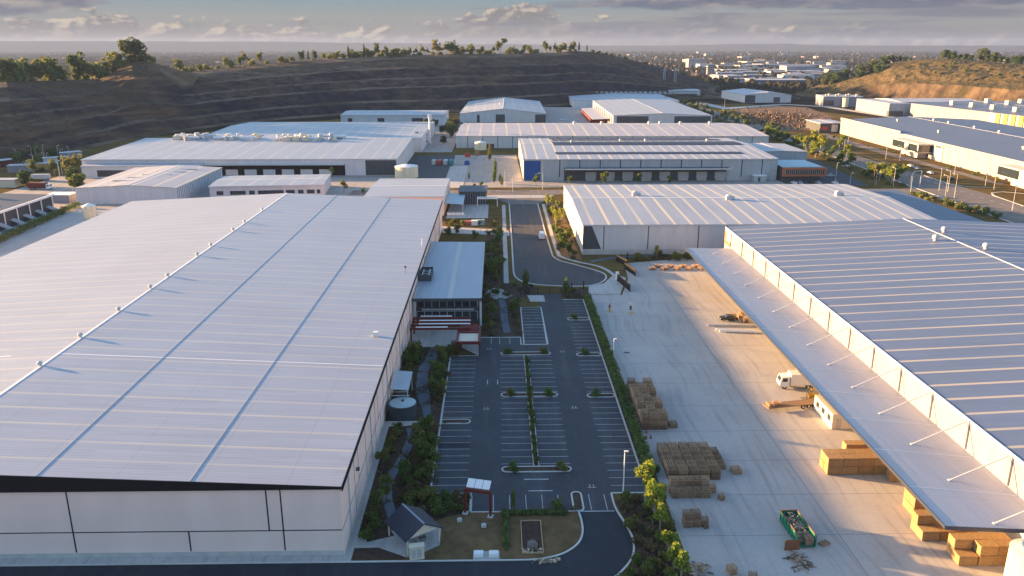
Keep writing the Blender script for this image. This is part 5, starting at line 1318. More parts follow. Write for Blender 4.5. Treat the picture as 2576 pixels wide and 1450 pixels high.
# right hand garden with sunlit tops
RG = [(18.8, 99.5), (18.4, 105.), (18.3, 110.), (24.8, 110.), (24.8, 86.), (14., 86.), (17., 90.5), (18.9, 95.)]
scatter(RG, 34, ('shrub', 'shrub', 'heath'), .8, 1.7, 'green shrub in the shaded bed between the driveway and the yard', 'shrubs between driveway and yard', seed=12)
scatter([(23.7, 110.5), (25., 110.5), (25., 117.), (23.7, 117.)], 5, ('shrub',), .9, 1.5, 'shrub at the near end of the long hedge', 'shrubs at the hedge end', seed=13)
for px, base, top in ((1622, 1268, 1163), (1641, 1318, 1215), (1660, 1345, 1296), (1681, 1412, 1345), (1694, 1450, 1390), (1712, 1472, 1425), (1655, 1290, 1262)):
    x, y = at(px, base); x = max(x, 21.); _, _, zt = atY(px, top, y)
    plant_at(v3('gold'), x, y, .08, max(.95, min(1.5, zt/5.6)), 'slender tree with sunlit yellow top beside the concrete yard', 'sunlit yellow trees', sx=1.)
# street trees
for px, base, top in ((1398, 575, 527), (1393, 600, 560), (1376, 525, 488), (1388, 520, 490), (1402, 530, 500), (1412, 560, 520), (1415, 640, 585), (1430, 645, 610), (1408, 615, 570), (1390, 545, 515)):
    x, y = at(px, base); x = min(x, 26.3); _, _, zt = atY(px, top, y)
    plant_at(v3('gold') if top < 570 else v3('tree'), x, y, .05, max(.6, zt/(6. if top < 570 else 4.6)), 'bushy tree on the strip between the street and the cream skylight roof', 'trees right of the street')
scatter([(20.6, 258.), (26.8, 254.), (26.8, 345.), (22., 345.)], 20, ('shrub', 'heath'), .9, 1.9, 'low shrub on the strip between the street and the cream skylight roof', 'shrubs right of the street', seed=14)
for px, base, top in ((1232, 405, 362), (1246, 430, 398), (1245, 447, 412), (1243, 462, 425), (1258, 462, 436), (1349, 468, 438), (1434, 466, 442), (1519, 468, 430), (1605, 466, 434), (1684, 466, 441), (1180, 452, 432), (1262, 468, 440)):
    x, y = at(px, base); _, _, zt = atY(px, top, y)
    plant_at(v3('tree') if px > 1300 else 'column', x, y, .05, zt/(4.7 if px > 1300 else 7.), 'round street tree along the front of the loading dock warehouse' if px > 1300 else 'tall slim tree in the row beside the container yard', 'street trees before the dock' if px > 1300 else 'slim trees by the container yard')
for px, base, top in ((630, 440, 420), (835, 446, 420), (865, 485, 450), (915, 492, 470), (250, 445, 425), (812, 437, 425), (1193, 480, 460), (1210, 475, 455)):
    x, y = at(px, base); _, _, zt = atY(px, top, y)
    plant_at(v3('gold') if px in (630, 835, 812) else v3('tree'), x, y, .05, zt/5., 'small sunlit tree in front of the white dock wall' if px in (630, 835, 812) else 'small green tree between the left middle buildings', 'small trees, left middle')
q = random.Random(33)
for i in range(26):
    px, py = q.uniform(-20, 210), q.uniform(395, 490)
    if 80 < px < 160 and py > 455: continue
    x, y = at(px, py); plant_at(q.choice(('dark', 'gum', 'bush'))+str(q.randrange(3)), x, y, 0, q.uniform(.45, .75), 'scrubby tree around the truck yard at the far left', 'trees of the truck yard')
for i in range(14):
    x, y = q.uniform(-58, -34), q.uniform(560, 720); plant_at('dark%d' % (i % 3), x, y, 0, q.uniform(.5, .9), 'tree in the lane behind the phone mast', 'trees behind the mast')
# verge trees by the main road
for px, base, top in ((2047, 385, 340), (2062, 372, 347), (2063, 392, 350), (2050, 398, 365), (2078, 392, 372), (2110, 378, 352), (2118, 375, 345), (2130, 392, 390-22), (2095, 385, 370), (2228, 443, 421), (2248, 450, 420), (2275, 447, 420), (2240, 460, 443)):
    x, y = at(px, base); _, _, zt = atY(px, top, y)
    plant_at(v3('gold'), x, y, .05, max(1.0, zt/4.6), 'yellow green street tree on the verge of the wide road', 'verge trees of the wide road', sx=1.3)
x, y = at(2200, 466); plant_at('palm', x, y, .05, 1.15, 'tall palm on the verge of the wide road')
for i in range(36):
    t = q.random(); y = lerp(395, 640, t); x = lerp(203, 213, t)-q.uniform(1., 8.)
    if x < lerp(186, 198, t): continue
    plant_at('bush%d' % q.randrange(3), x, y, .04, q.uniform(.35, .8), 'low bush on the planted verge beside the side car park', 'verge bushes')
for i in range(34):
    t = q.random(); px, py = lerp(2290, 2540, t)+q.uniform(-8, 8), lerp(492, 556, t)+q.uniform(-6, 5)
    x, y = at(px, py); plant_at('bush%d' % q.randrange(3), x, y, .04, q.uniform(.3, .7), 'green and yellow bush in the bank between the blue grey annex and the wide road', 'bank bushes')
for i in range(40):
    x, y = lerp(232, 258, q.random()), q.uniform(640, 1000); plant_at('gum%d' % q.randrange(3), x-30, y, 0, q.uniform(.35, .7), 'roadside tree along the far end of the wide road', 'far roadside trees')
for i in range(15):
    x, y = q.uniform(255., 261.), q.uniform(395., 640.); plant_at(v3('bush'), x, y, .04, q.uniform(.3, .5), 'foundation bush along the cream panels of the very long warehouse', 'shrubs along the cream panels')
# rubble on the dirt lot: nobody could count it
mb = MB()
for i in range(1500):
    x, y = q.gauss(268, 30), q.gauss(775, 60); s = q.uniform(.4, 2.0)
    if not poly_in((x, y), [(211, 664), (262, 676), (330, 800), (352, 930), (330, 965), (262, 905), (238, 800), (232, 700)]): continue
    mb.obox((x, y), s, s*q.uniform(.5, 1.5), 0, s*q.uniform(.4, 1.2), q.uniform(0, 3), .6)
tag(mb.build('rubble', M['rubble']), 'broken rock and soil heaps over the brown dirt lot', None, None, 'stuff')
# low ground cover in the beds
mb = MB()
for P, n in ((RG, 2600), ([(-20., 99.), (-15.8, 103.), (-9., 105.5), (-11., 134.), (-20., 134.)], 3600), ([(-21., 148.), (-11.2, 138.), (-11.2, 175.), (-21., 175.)], 3000), ([(-4., 183.), (5.6, 183.), (5.6, 212.), (1.8, 229.), (1.8, 299.), (-4., 299.)], 3000)):
    xs = [p[0] for p in P]; ys = [p[1] for p in P]
    for i in range(n):
        x, y = q.uniform(min(xs), max(xs)), q.uniform(min(ys), max(ys))
        if not poly_in((x, y), P) or any(math.hypot(x-a, y-b) < 1.3 for a, b in PATHS) or mn.noise(Vector((x*.35, y*.35, 1.))) < -.05: continue
        c = Vector((x, y, q.uniform(.1, .4))); a = Vector((q.gauss(0, 1), q.gauss(0, 1), q.gauss(0, 1))).normalized(); e = a.orthogonal().normalized(); f = a.cross(e); s = q.uniform(.1, .24)
        mb.poly([c-e*s-f*s*.6, c+e*s*.5-f*s*.7, c+e*s+f*s*.5, c-e*s*.4+f*s*.8])
tag(mb.build('ground_cover', M['leaf_heath']), 'low mixed ground cover in the mulch beds', None, None, 'stuff')

q = random.Random(77)
for i in range(40):
    t = q.random(); y = lerp(400, 640, t); x = lerp(203.5, 212.5, t)-q.uniform(.5, 7.)
    if x < lerp(188, 199, t): continue
    plant_at(q.choice(('tree', 'gold', 'tree'))+str(q.randrange(3)), x, y, .04, q.uniform(1., 1.9), 'leafy verge tree between the side car park and the wide road', 'verge trees by the side car park', sx=1.2)
for i in range(24):
    x, y = q.uniform(214, 240), q.uniform(668, 1000)
    plant_at(q.choice(('dark', 'gum', 'bush'))+str(q.randrange(3)), x-24, y, .04, q.uniform(.4, .8), 'tree along the edge of the brown dirt lot', 'trees by the dirt lot')
for i in range(30):
    px = q.uniform(2230, 2576); f = q.uniform(.12, .95); x, y, z, s = hillpoint(GC, px, 0.); _, Y0, cy, run = column(GC, px); L = math.hypot(x, y); e = -run*(1-f)
    h = 0.
    for a, b in zip(GP, GP[1:]):
        if a[0] <= f <= b[0]: h = lerp(a[1], b[1], (f-a[0])/(b[0]-a[0]))
    plant_at('bush%d' % q.randrange(3), x*(s+e)/L, y*(s+e)/L, z*h-1.2, q.uniform(.45, 1.2), 'scattered dry bush on the face of the grassy hill', 'bushes on the grassy face')

# ---------------------------------------------------------------- yard goods
def crate_mesh(w=1.5, d=1.5, h=.95, fresh=False):
    mb = MB()
    for x in (-w/2+.06, w/2-.06):
        for y in (-d/2+.06, d/2-.06): mb.box(x-.05, x+.05, y-.05, y+.05, .12, h-.03)
    for k in range(5):
        z = .14+k*(h-.2)/5
        for y in (-d/2, d/2-.03): mb.box(-w/2, w/2, y, y+.03, z, z+(h-.2)/5*.55)
        for x in (-w/2, w/2-.03): mb.box(x, x+.03, -d/2+.031, d/2-.031, z, z+(h-.2)/5*.55)
    for k in range(3): mb.box(-w/2+.001, w/2-.001, -d/2+.04+k*(d-.18)/2, -d/2+.14+k*(d-.18)/2, 0, .11)
    mb.box(-w/2+.04, w/2-.04, -d/2+.04, d/2-.04, .112, .135)
    for k in range(5): x = -w/2+.04+k*(w-.18)/4; mb.box(x, x+.1, -d/2+.02, d/2-.02, h-.028, h)
    return mb.mesh('timber_crate', M['timber'])
CR = crate_mesh(); CRT = crate_mesh(1.2, 1.2, 1.25)
def crate(me, x, y, z, rz, label, group, name='timber_crate', cat='crate', s=(1, 1, 1)):
    o = bpy.data.objects.new(name, me); COL.objects.link(o); o.location = (x, y, z); o.rotation_euler = (0, 0, rz); o.scale = s
    return tag(o, label, cat, group)
q = random.Random(21)
for i in range(3):
    for j in range(11):
        for k in range(3 if q.random() < .8 else 2):
            crate(CR, 26.7+i*1.62+q.uniform(-.06, .06), 133.6+j*1.62+q.uniform(-.05, .05), .03+k*.96, q.uniform(-.04, .04), 'slatted timber crate in the long stack beside the hedge', 'crates in the long stack by the hedge')
crate(CR, 28.0, 151.9, .03, .1, 'single slatted crate behind the long stack by the hedge', None); crate(CR, 31.9, 134.2, .03, .06, 'slatted crate standing against the right side of the long stack by the hedge', None)
for i in range(6):
    for j in range(6):
        if i == 5 and j < 2: continue
        for k in range(2 if not (i == 5) else 1):
            crate(CR, 27.9+i*1.72+(.12 if i > 1 else 0)+q.uniform(-.05, .05), 115.8+j*1.62+q.uniform(-.05, .05), .03+k*.96, q.uniform(-.04, .04), 'slatted timber crate in the broad block in the middle of the yard edge', 'crates in the broad block')
crate(CR, 38.8, 117.4, .03, .12, 'slatted crate standing loose at the right of the broad block', None)
for i in range(6):
    for j in range(2):
        for k in range(2 if j else 1):
            if i == 5 and (j == 0 or k): continue
            crate(CRT, 27.2+i*1.22+q.uniform(-.06, .06), 110.2+j*1.4+q.uniform(-.06, .06), .03+k*1.26, q.uniform(-.06, .06), 'upright slatted crate in the row just in front of the broad block', 'crates in the middle row')
crate(CRT, 34.2, 109.2, .03, .3, 'odd slatted crate at the right end of the middle row', None, s=(.7, .7, .8))
for i in range(3):
    for k in range(2 if i < 2 else 1): crate(CRT, 27.3+i*1.25, 102.2+i*.1, .03+k*1.26, q.uniform(-.05, .05), 'slatted crate in the small stack nearest the yellow trees', 'crates in the small stack')
crate(CRT, 29.9, 101.7, .03, .2, 'low slatted crate beside the small stack nearest the yellow trees', None, s=(.6, .6, .45))
def pack_mesh(w, d, h):
    mb = MB().box(-w/2, w/2, -d/2, d/2, .1, h)
    for k in range(3): mb.box(-w/2+.1+k*(w-.3)/2, -w/2+.2+k*(w-.3)/2, -d/2+.01, d/2-.01, 0, .099)
    for k in range(5): z = .1+(k+1)*(h-.1)/6; mb.box(-w/2-.012, w/2+.012, -d/2-.012, d/2+.012, z-.012, z+.012)
    for x in (-w*.25, w*.25): mb.box(x-.03, x+.03, -d/2-.018, d/2+.018, .1, h+.012)
    return mb.mesh('timber_pack', M['timber_fresh'])
PK = pack_mesh(2.5, 1.6, 1.5)
def packs(x0, y0, nx, ny, nz, label, group, dx=2.58, dy=1.68, skip=()):
    for i in range(nx):
        for j in range(ny):
            for k in range(nz if not isinstance(nz, dict) else nz.get((i, j), 1)):
                if (i, j, k) in skip: continue
                crate(PK, x0+i*dx+q.uniform(-.05, .05), y0+j*dy+q.uniform(-.05, .05), .03+k*1.515, q.uniform(-.02, .02), label, group, 'timber_pack', 'timber pack')
packs(54.6, 117.0, 4, 2, 2, 'orange timber pack in the long two high wall jutting from under the canopy', 'packs of the jutting wall')
packs(59.4, 121.6, 2, 1, 2, 'orange timber pack in the pile just behind the jutting wall', 'packs behind the jutting wall')
packs(63.8, 114.6, 1, 1, 1, 'single orange timber pack at the inner end of the jutting wall', None)
packs(62.6, 104.6, 1, 2, 2, 'orange timber pack in the small pile half hidden by the canopy edge', 'packs at the canopy edge')
packs(60.8, 98.6, 3, 2, {(0, 0): 1, (0, 1): 2, (1, 0): 1, (1, 1): 1, (2, 0): 1, (2, 1): 1}, 'orange timber pack in the middle pile before the canopy corner', 'packs before the canopy corner')
packs(62.9, 92.8, 3, 2, {(0, 0): 1, (0, 1): 2, (1, 0): 2, (1, 1): 2, (2, 0): 2, (2, 1): 2}, 'orange timber pack in the nearest pile beside the cream silo', 'packs beside the silo')
packs(66.3, 98.8, 1, 2, 2, 'orange timber pack at the back of the pile by the silo, under the canopy', 'packs at the back by the silo')
for i in range(16): crate(PK, q.uniform(65., 70.), 100.+i*8.6, .03, q.uniform(-.1, .1), 'timber pack stored in the dark under the canopy', 'packs in the dark', 'timber_pack', 'timber pack')
# silo at the lower right corner
t = thing('silo', 'cream corrugated silo cut by the lower right corner of the picture', 'silo', (66.9, 86., 0))
mb = MB()
n = 64
for zi, z in enumerate((0, 6.5)):
    for i in range(n): r = 2.62+(.06 if i % 2 else 0); mb.v.append((r*math.cos(6.2832*i/n), r*math.sin(6.2832*i/n), z))
for i in range(n): mb.f.append((i, (i+1) % n, n+(i+1) % n, n+i))
mb.build('body', M['creamtank'], t); MB().cyl(0, 0, 6.5, 7.1, 2.75, .5, 32).build('roof', M['tanklid'], t)
mb = MB()
for i in range(12): mb.box(-2.9, -2.86, -.25, .25, .4+i*.5, .44+i*.5)
for y in (-.27, .25): mb.box(-2.9, -2.86, y, y+.02, .3, 6.6)
mb.build('ladder', M['galv'], t)
# green skip and rubbish
sk = thing('skip_bin', 'long green skip bin full of rubbish with its rusty end door swung open', 'skip bin', (42.6, 99.8, .03), R(3.))
mb = MB(); a = 1.25; L = 3.4
for x0, x1 in ((-a, -a+.1), (a-.1, a)): mb.box(x0, x1, -L, L, .2, 1.75)
mb.box(-a+.1, a-.1, L-.1, L, .2, 1.75); mb.box(-a+.1, a-.1, -L, L-.1, .2, .3)
for i in range(7):
    for x0, x1 in ((-a-.08, -a-.001), (a+.001, a+.08)): mb.box(x0, x1, -L+.2+i*1.05, -L+.35+i*1.05, .25, 1.7)
mb.build('body', M['green'], sk)
mb = MB()
for x in (-a-.05, a-.07): mb.box(x, x+.12, -L, L, 1.752, 1.86)
mb.box(-a+.08, a-.08, L-.1, L+.02, 1.752, 1.86); mb.build('rim', M['rust'], sk)
MB().box(-a-2.2, -a-.05, -L-.5, -L-.42, .15, 1.75).build('door', M['rust'], sk)
for y in (-2.6, 2.6): MB().box(-.9, .9, y-.1, y+.1, 0, .198).build('runner', M['rust'], sk)
mb = MB()
for i in range(150):
    x, y = q.uniform(-1., 1.), q.uniform(-2.2, 3.); s = q.uniform(.2, .9); z = .8+.85*q.random()
    p = Vector((x, y, z)); d = Vector((q.gauss(0, 1), q.gauss(0, 1), q.gauss(0, .35))).normalized()*s*.5
    mb.tube(p-d, p+d, q.uniform(.03, .09), n=4)
mb.box(-1.1, 1.1, -2.4, 3.1, .35, .7)
o = mb.build('rubbish', M['rubbish'], loc=(0, 0, 0)); o.location = (42.6, 99.8, .03); o.rotation_euler = (0, 0, R(3)); tag(o, 'broken timber rubbish piled inside the green skip', 'rubbish', None, 'stuff')
crate(CRT, 43.2, 97.2, .35, .05, 'timber crate standing in the open end of the green skip', None, s=(.9, .9, .85))
crate(CRT, 45.6, 97.4, .03, .5, 'broken flat crate lying right of the open end of the green skip', None, s=(1.2, .8, .2))
def heap(px, py, n, sx, sy, label, m='rubbish'):
    mb = MB()
    for i in range(n):
        x, y = q.gauss(0, sx), q.gauss(0, sy); s = q.uniform(.4, 1.4); z = max(.06, .9*math.exp(-(x/sx/1.4)**2-(y/sy/1.4)**2)*q.random())
        p = Vector((x, y, z)); d = Vector((q.gauss(0, 1), q.gauss(0, 1), q.gauss(0, .15))).normalized()*s*.5
        mb.tube(p-d, p+d, q.uniform(.04, .1), n=4)
    o = mb.build('timber_heap', M[m], loc=(0, 0, 0)); o.location = (*at(px, py), .03); return tag(o, label, 'timber heap', None, 'stuff')
heap(2010, 1416, 60, .7, 1.1, 'dark heap of broken pallets just below the green skip', 'rubbish')
heap(1763, 1436, 50, .6, .9, 'dark heap of broken pallets at the bottom edge, near the yellow trees', 'rubbish')
crate(CRT, *at(1840, 1442), .03, .3, 'pale crate at the bottom edge left of the broken pallets below the skip', None, s=(.9, .9, .9))
crate(CRT, *at(1893, 1462), .03, -.2, 'pale crate cut by the bottom edge of the picture', None, s=(.9, .9, .9))
# ---------------------------------------------------------------- vehicles
def wheel(par, x, y, r, w):
    o = MB().tube((x, y-w/2, r), (x, y+w/2, r), r, n=16).build('wheel', M['tyre'], par)
    MB().tube((x, y-w/2-.012, r), (x, y+w/2+.012, r), r*.55, n=12).build('rim', M['galv'], o); return o
def car(paint, loc, rz, label, group=None, van=False):
    t = thing('parked_van' if van else 'parked_car', label, 'van' if van else 'car', loc, rz, group)
    L, w = 4.5, 1.8
    if van: prof = [(-L/2, .45), (-L/2, 1.75), (-L/2+.15, 1.95), (.9, 1.95), (1.5, 1.15), (2.15, .95), (L/2, .75), (L/2, .35), (-L/2, .35)]
    else: prof = [(-L/2, .4), (-L/2, .85), (-2.05, .95), (-1.55, 1.0), (-1.0, 1.42), (.35, 1.45), (1.0, .98), (1.95, .85), (L/2, .65), (L/2, .32), (-L/2, .32)]
    mb = MB(); n = len(prof)
    for y, k in ((-w/2, 1), (w/2, 1)):
        for a, z in prof: mb.v.append((a, y*(1-.16*max(0, (z-.9)/.6)), z))
    mb.f = [tuple(range(n)), tuple(range(2*n-1, n-1, -1))]+[(i, n+i, n+(i+1) % n, (i+1) % n) for i in range(n)]
    mb.build('body', M[paint], t)
    g = MB()
    if van:
        g.poly([(.98, -.70, 1.90), (.98, .70, 1.90), (1.52, .82, 1.17), (1.52, -.82, 1.17)])
        for s in (-1, 1): g.poly([(-.2, s*.80, 1.75), (.85, s*.80, 1.75), (1.25, s*.86, 1.2), (-.2, s*.87, 1.2)])
    else:
        g.poly([(.42, -.72, 1.43), (.42, .72, 1.43), (1.0, .86, 1.01), (1.0, -.86, 1.01)]); g.poly([(-1.06, .72, 1.40), (-1.06, -.72, 1.40), (-1.58, -.86, 1.03), (-1.58, .86, 1.03)])
        for s in (-1, 1): g.poly([(-.95, s*.775, 1.36), (.28, s*.775, 1.38), (.8, s*.885, 1.02), (-1.35, s*.885, 1.02)])
    g.v = [(a*1.003, b*1.012, c+.012) for a, b, c in g.v]
    g.build('window', M['window'], t)
    for x in (-1.4, 1.4):
        for y in (-w/2+.1, w/2-.1): wheel(t, x, y, .33, .22)
    for y in (-.65, .65): MB().box(L/2-.02, L/2+.03, y-.18, y+.18, .55, .68).build('headlight', M['white'], t)
    return t
car('carblack', (*at(1832, 806), .03), math.pi, 'black car parked in the yard beside the canopy edge')
VAN = car('carwhite', (15.9, 285.8, .05), math.pi/2, 'white van parked at the right kerb of the street', van=True)
VAN.scale = (1.2, 1.2, 1.25)
car('carsilver', (*at(2420-330, 445), .05), .3, 'silver car parked in the side car park beyond the orange office')
car('carwhite', (*at(2127, 420), .05), .2, 'white car parked at the far side of the side car park')
car('carwhite', (*at(1416, 303), .05), 0., 'white car in the far yard left of the low red awning')
for i, (px, py) in enumerate(((1185, 300), (1150, 330), (1135, 345), (1128, 358), (1160, 312))):
    car(('carwhite', 'carblack', 'carsilver')[i % 3], (*at(px, py), .05), math.pi/2+i*.1, 'car parked in the lane behind the phone mast', 'cars in the mast lane')
for i in range(9):
    x, y = 148.+(i % 3)*4+q.uniform(0, 26), 402.+i*1.2; 
for i, x in enumerate((150., 153., 159., 162.5, 171.)):
    car(('carwhite', 'carsilver', 'carblack', 'carsilver', 'carwhite')[i], (x, 404., .05), math.pi/2, 'car parked in the row below the orange office', 'cars below the orange office')
for i, (px, py) in enumerate(((2290, 420), (2306, 426), (2390, 452), (2340, 438))):
    car(('carwhite', 'carsilver', 'carblack', 'carwhite')[i], (*at(px, py), .05), math.pi/2, 'car parked along the frontage of the very long warehouse', 'cars along the long frontage')
def truck(loc, rz, label, cabm='carwhite', boxm='white', L=8.2):
    t = thing('truck', label, 'truck', loc, rz)
    cab = MB().prism([(-.0, -1.15), (1.95, -1.15), (1.95, 1.15), (0, 1.15)], .55, [1.7, 2.75, 2.75, 1.7]); 
    cab = MB(); pr = [(0, .55), (0, 1.55), (.35, 2.6), (1.95, 2.75), (1.95, .55)]
    for y in (-1.15, 1.15): cab.v += [(a, y, z) for a, z in pr]
    n = 5; cab.f = [tuple(range(n)), tuple(range(2*n-1, n-1, -1))]+[(i, n+i, n+(i+1) % n, (i+1) % n) for i in range(n)]
    c = cab.build('cab', M[cabm], t)
    MB().poly([(.01-.03, -1.0, 1.6), (.01-.03, 1., 1.6), (.31, .95, 2.5), (.31, -.95, 2.5)]).build('windscreen', M['window'], c)
    for s in (-1, 1): MB().poly([(.45, s*1.165, 1.65), (1.5, s*1.165, 1.65), (1.5, s*1.165, 2.4), (.6, s*1.165, 2.4)]).build('side_window', M['window'], c)
    MB().box(-.08, 0, -1.1, 1.1, .45, .8).build('bumper', M['dark'], c)
    MB().box(1.0, L, -.45, .45, .6, .95).build('chassis', M['dark'], t)
    MB().box(2.15, L, -1.25, 1.25, 1.0, 3.25).build('cargo_box', M[boxm], t)
    for x in (1.0, L-2.4, L-1.2):
        for y in (-.95, .95): wheel(t, x, y, .5, .3)
    return t
truck((57.2, 151.6, .03), R(-3.), 'white truck with its box half under the canopy edge')
truck((*at(130, 477), .03), R(178.), 'truck with a dark red box in the yard at the far left', 'carwhite', 'red', 11.)
truck((*at(70, 455), .03), R(5.), 'truck with a silver box among the trees at the far left', 'carwhite', 'galv', 11.)
truck((*at(395+10, 446), .03), R(0.), 'truck with a grey box beside the white dock wall', 'carwhite', 'panel_grey', 11.)
# shipping containers of the container yard
for i, (px, mm, lab) in enumerate(((1092, 'plinth', 'grey container at the left of the row in the container yard'), (1106, 'brightred', 'red container in the row in the container yard'), (1121, 'roof_dome', 'pale blue container in the row in the container yard'), (1136, 'teal', 'teal container at the right of the row in the container yard'))):
    x, y = at(px, 414); t = thing('shipping_container', lab, 'container', (x, y, .04))
    mb = MB(); mb.box(-1.2, 1.2, -3, 3, .12, 2.6)
    for k in range(10): mb.box(-1.26, 1.26, -2.9+.6*k, -2.65+.6*k, .2, 2.5)
    mb.build('body', M[mm], t); mb = MB()
    for a in (-1.22, 1.1):
        for b in (-3.03, 2.91): mb.box(a, a+.12, b, b+.12, 0, 2.62)
    mb.build('corner_post', M['jointgrey'], t)
for i, (px, py, mm, lab) in enumerate(((1176, 395, 'brightred', 'small red box by the slim trees of the container yard'), (1200, 392, 'timber', 'brown box stack at the back of the container yard'), (1175, 415, 'bluedoor', 'blue drum rack at the edge of the container yard'))):
    x, y = at(px, py); o = MB().box(-1.5, 1.5, -1.2, 1.2, 0, 1.8).box(-1.3, 1.3, -1., 1., 1.8, 2.4).build('storage_box', M[mm], loc=(0, 0, 0)); o.location = (x, y, .04); tag(o, lab, 'box')
for i, (px, py, mm, w, d, h, lab) in enumerate(((1130, 541, 'white', 1.6, 1.4, .8, 'white bin in the row behind the big pale warehouse, first from the left'), (1141, 541, 'white', 1.6, 1.4, .8, 'white bin in the row behind the big pale warehouse, second from the left'), (1152, 541, 'white', 1.6, 1.4, .8, 'white bin in the row behind the big pale warehouse, third from the left'), (1163, 541, 'white', 1.6, 1.4, .8, 'white bin in the row behind the big pale warehouse, last on the right'), (1176, 566, 'orange', 3.4, 2.2, 1.4, 'brown timber box beside the white box near the street trees'), (1194, 567, 'white', 2.4, 2., 1.8, 'white box between the brown timber box and the blue box'), (1210, 566, 'tanklid', 2.6, 2., 1.9, 'pale blue box at the end of the row near the street trees'))):
    x, y = at(px, py); o = MB().box(-w/2, w/2, -d/2, d/2, 0, h).box(-w/2-.06, w/2+.06, -d/2-.06, d/2+.06, h, h+.1).build('storage_box', M[mm], loc=(0, 0, 0)); o.location = (x, y, .06); tag(o, lab, 'box')
# flatbed trailer, forklift, beams
tr = thing('flatbed_trailer', 'long flatbed trailer with timber at its left end, in the sunlit yard', 'trailer', (*at(1925, 1034), .03), R(12.))
MB().box(0, 11., -1.1, 1.1, .8, .98).build('deck', M['timber'], tr); MB().box(.5, 10.5, -.3, .3, .5, .79).build('chassis', M['dark'], tr)
for x in (7.5, 8.7, 9.9):
    for y in (-.85, .85): wheel(tr, x, y, .42, .28)
for i in range(2): crate(CRT, *(Vector((at(1925, 1034)[0], at(1925, 1034)[1]))+Vector((.9+i*1.5, .1+i*.35))), 1.02, R(12), 'timber crate on the left end of the flatbed trailer', 'crates on the trailer', s=(1., 1., .55))
fk = thing('forklift', 'yellow forklift at the canopy edge behind the flatbed trailer', 'forklift', (*at(2040, 1004), .03), R(178.))
MB().box(-1.2, .7, -.6, .6, .3, 1.1).build('body', M['yellow'], fk); MB().box(-1.0, .2, -.5, .5, 1.95, 2.05).build('cab_roof', M['yellow'], fk)
mb = MB()
for x, y in ((-.95, -.45), (-.95, .45), (.15, -.45), (.15, .45)): mb.box(x-.04, x+.04, y-.04, y+.04, 1.1, 1.95)
mb.build('cab_frame', M['dark'], fk)
mb = MB()
for y in (-.35, .35): mb.box(.75, .87, y-.06, y+.06, .15, 2.4); mb.box(.87, 2., y-.06, y+.06, .12, .18)
mb.build('fork_mast', M['dark'], fk)
for x in (-.8, .4):
    for y in (-.55, .55): wheel(fk, x, y, .3, .2)
for i, (a, b, r) in enumerate((((52.1, 189.2), (65.0, 188.6), .22), ((53.4, 185.9), (63.2, 184.6), .3), ((54., 184.9), (64., 183.7), .28))):
    mb = MB().tube((a[0], a[1], r+.05), (b[0], b[1], r+.05), r, n=6)
    for k in (.15, .5, .85): x, y = lerp(a[0], b[0], k), lerp(a[1], b[1], k); mb.box(x-.1, x+.1, y-.4, y+.4, .0, .1)
    o = mb.build('steel_beam', M['white' if i else 'galv'], loc=(0, 0, 0)); o.location = (0, 0, .03)
    tag(o, ('thin grey beam lying furthest back behind the white pipes in the yard', 'white pipe lying in the yard beside the canopy, the back one', 'white pipe lying in the yard beside the canopy, the front one')[i], 'beam')
for i, (x, y, s) in enumerate(((60.8, 196.5, .8), (62., 195., 1.), (62.4, 192., 1.1), (63.2, 198., .9))):
    crate(CRT, x, y, .03, .1*i, 'pale crate beside the black car at the canopy edge', 'crates beside the black car', s=(s, s, s*.8))
for i in range(9):
    x, y = at(lerp(1640, 1765, i/8), 679-(i % 2)*6); crate(CR, x, y, .03, q.uniform(0, 1), 'sunlit crate in the line along the far edge of the yard', 'crates along the far yard edge', s=(1.3, 1., .9))
scatter([(43, 251.), (66, 253.), (66, 259.), (43, 258.)], 12, ('shrub', 'heath'), .9, 2., 'shrub along the wall at the far edge of the yard', 'shrubs at the far yard edge', seed=19)
x, y = at(1652, 650); plant_at('gold1', x, y, .05, .75, 'small yellow tree at the far edge of the yard')
# yard terminals, posts, cones
for i, (px, py, mm, lab) in enumerate(((1533, 783, 'brightred', 'red access terminal on a painted base inside the yard gate'), (1586, 788, 'galv', 'grey looped access post on a painted base inside the yard gate'))):
    x, y = at(px, py); t = thing('access_terminal', lab, 'terminal', (x, y, .03))
    MB().box(-.5, .5, -1., 1., 0, .12).build('base', M['line_yellow'], t)
    if i == 0: MB().box(-.1, .1, -.1, .1, .12, 1.9).build('post', M['dark'], t); MB().box(-.3, .3, -.16, .16, 1.0, 1.5).build('housing', M[mm], t)
    else: MB().path([(-.4, 0, .12), (-.4, 0, 2.5), (0, 0, 2.9), (.4, 0, 2.5), (.4, 0, .12)], .08).build('loop', M[mm], t); MB().box(-.25, .25, -.1, .1, .9, 1.9).build('housing', M['dark'], t)
for i, (px, py) in enumerate(((1637, 1103), (1626, 1090))):
    x, y = at(px, py); o = MB().box(-.2, .2, -.2, .2, 0, .05).cyl(0, 0, .05, .75, .16, .03, 10).build('traffic_cone', M['brightred'], loc=(0, 0, 0)); o.location = (x, y, .03)
    tag(o, ('red traffic cone between the crate stacks beside the hedge', 'red traffic cone at the corner of the long crate stack')[i], 'cone')
o = MB().box(-.6, .6, -.4, .4, 0, .04).build('drain_grate', M['dark'], loc=(0, 0, 0)); o.location = (*at(1577, 888), .034); tag(o, 'dark drain grate in the concrete yard right of the light pole', 'drain')
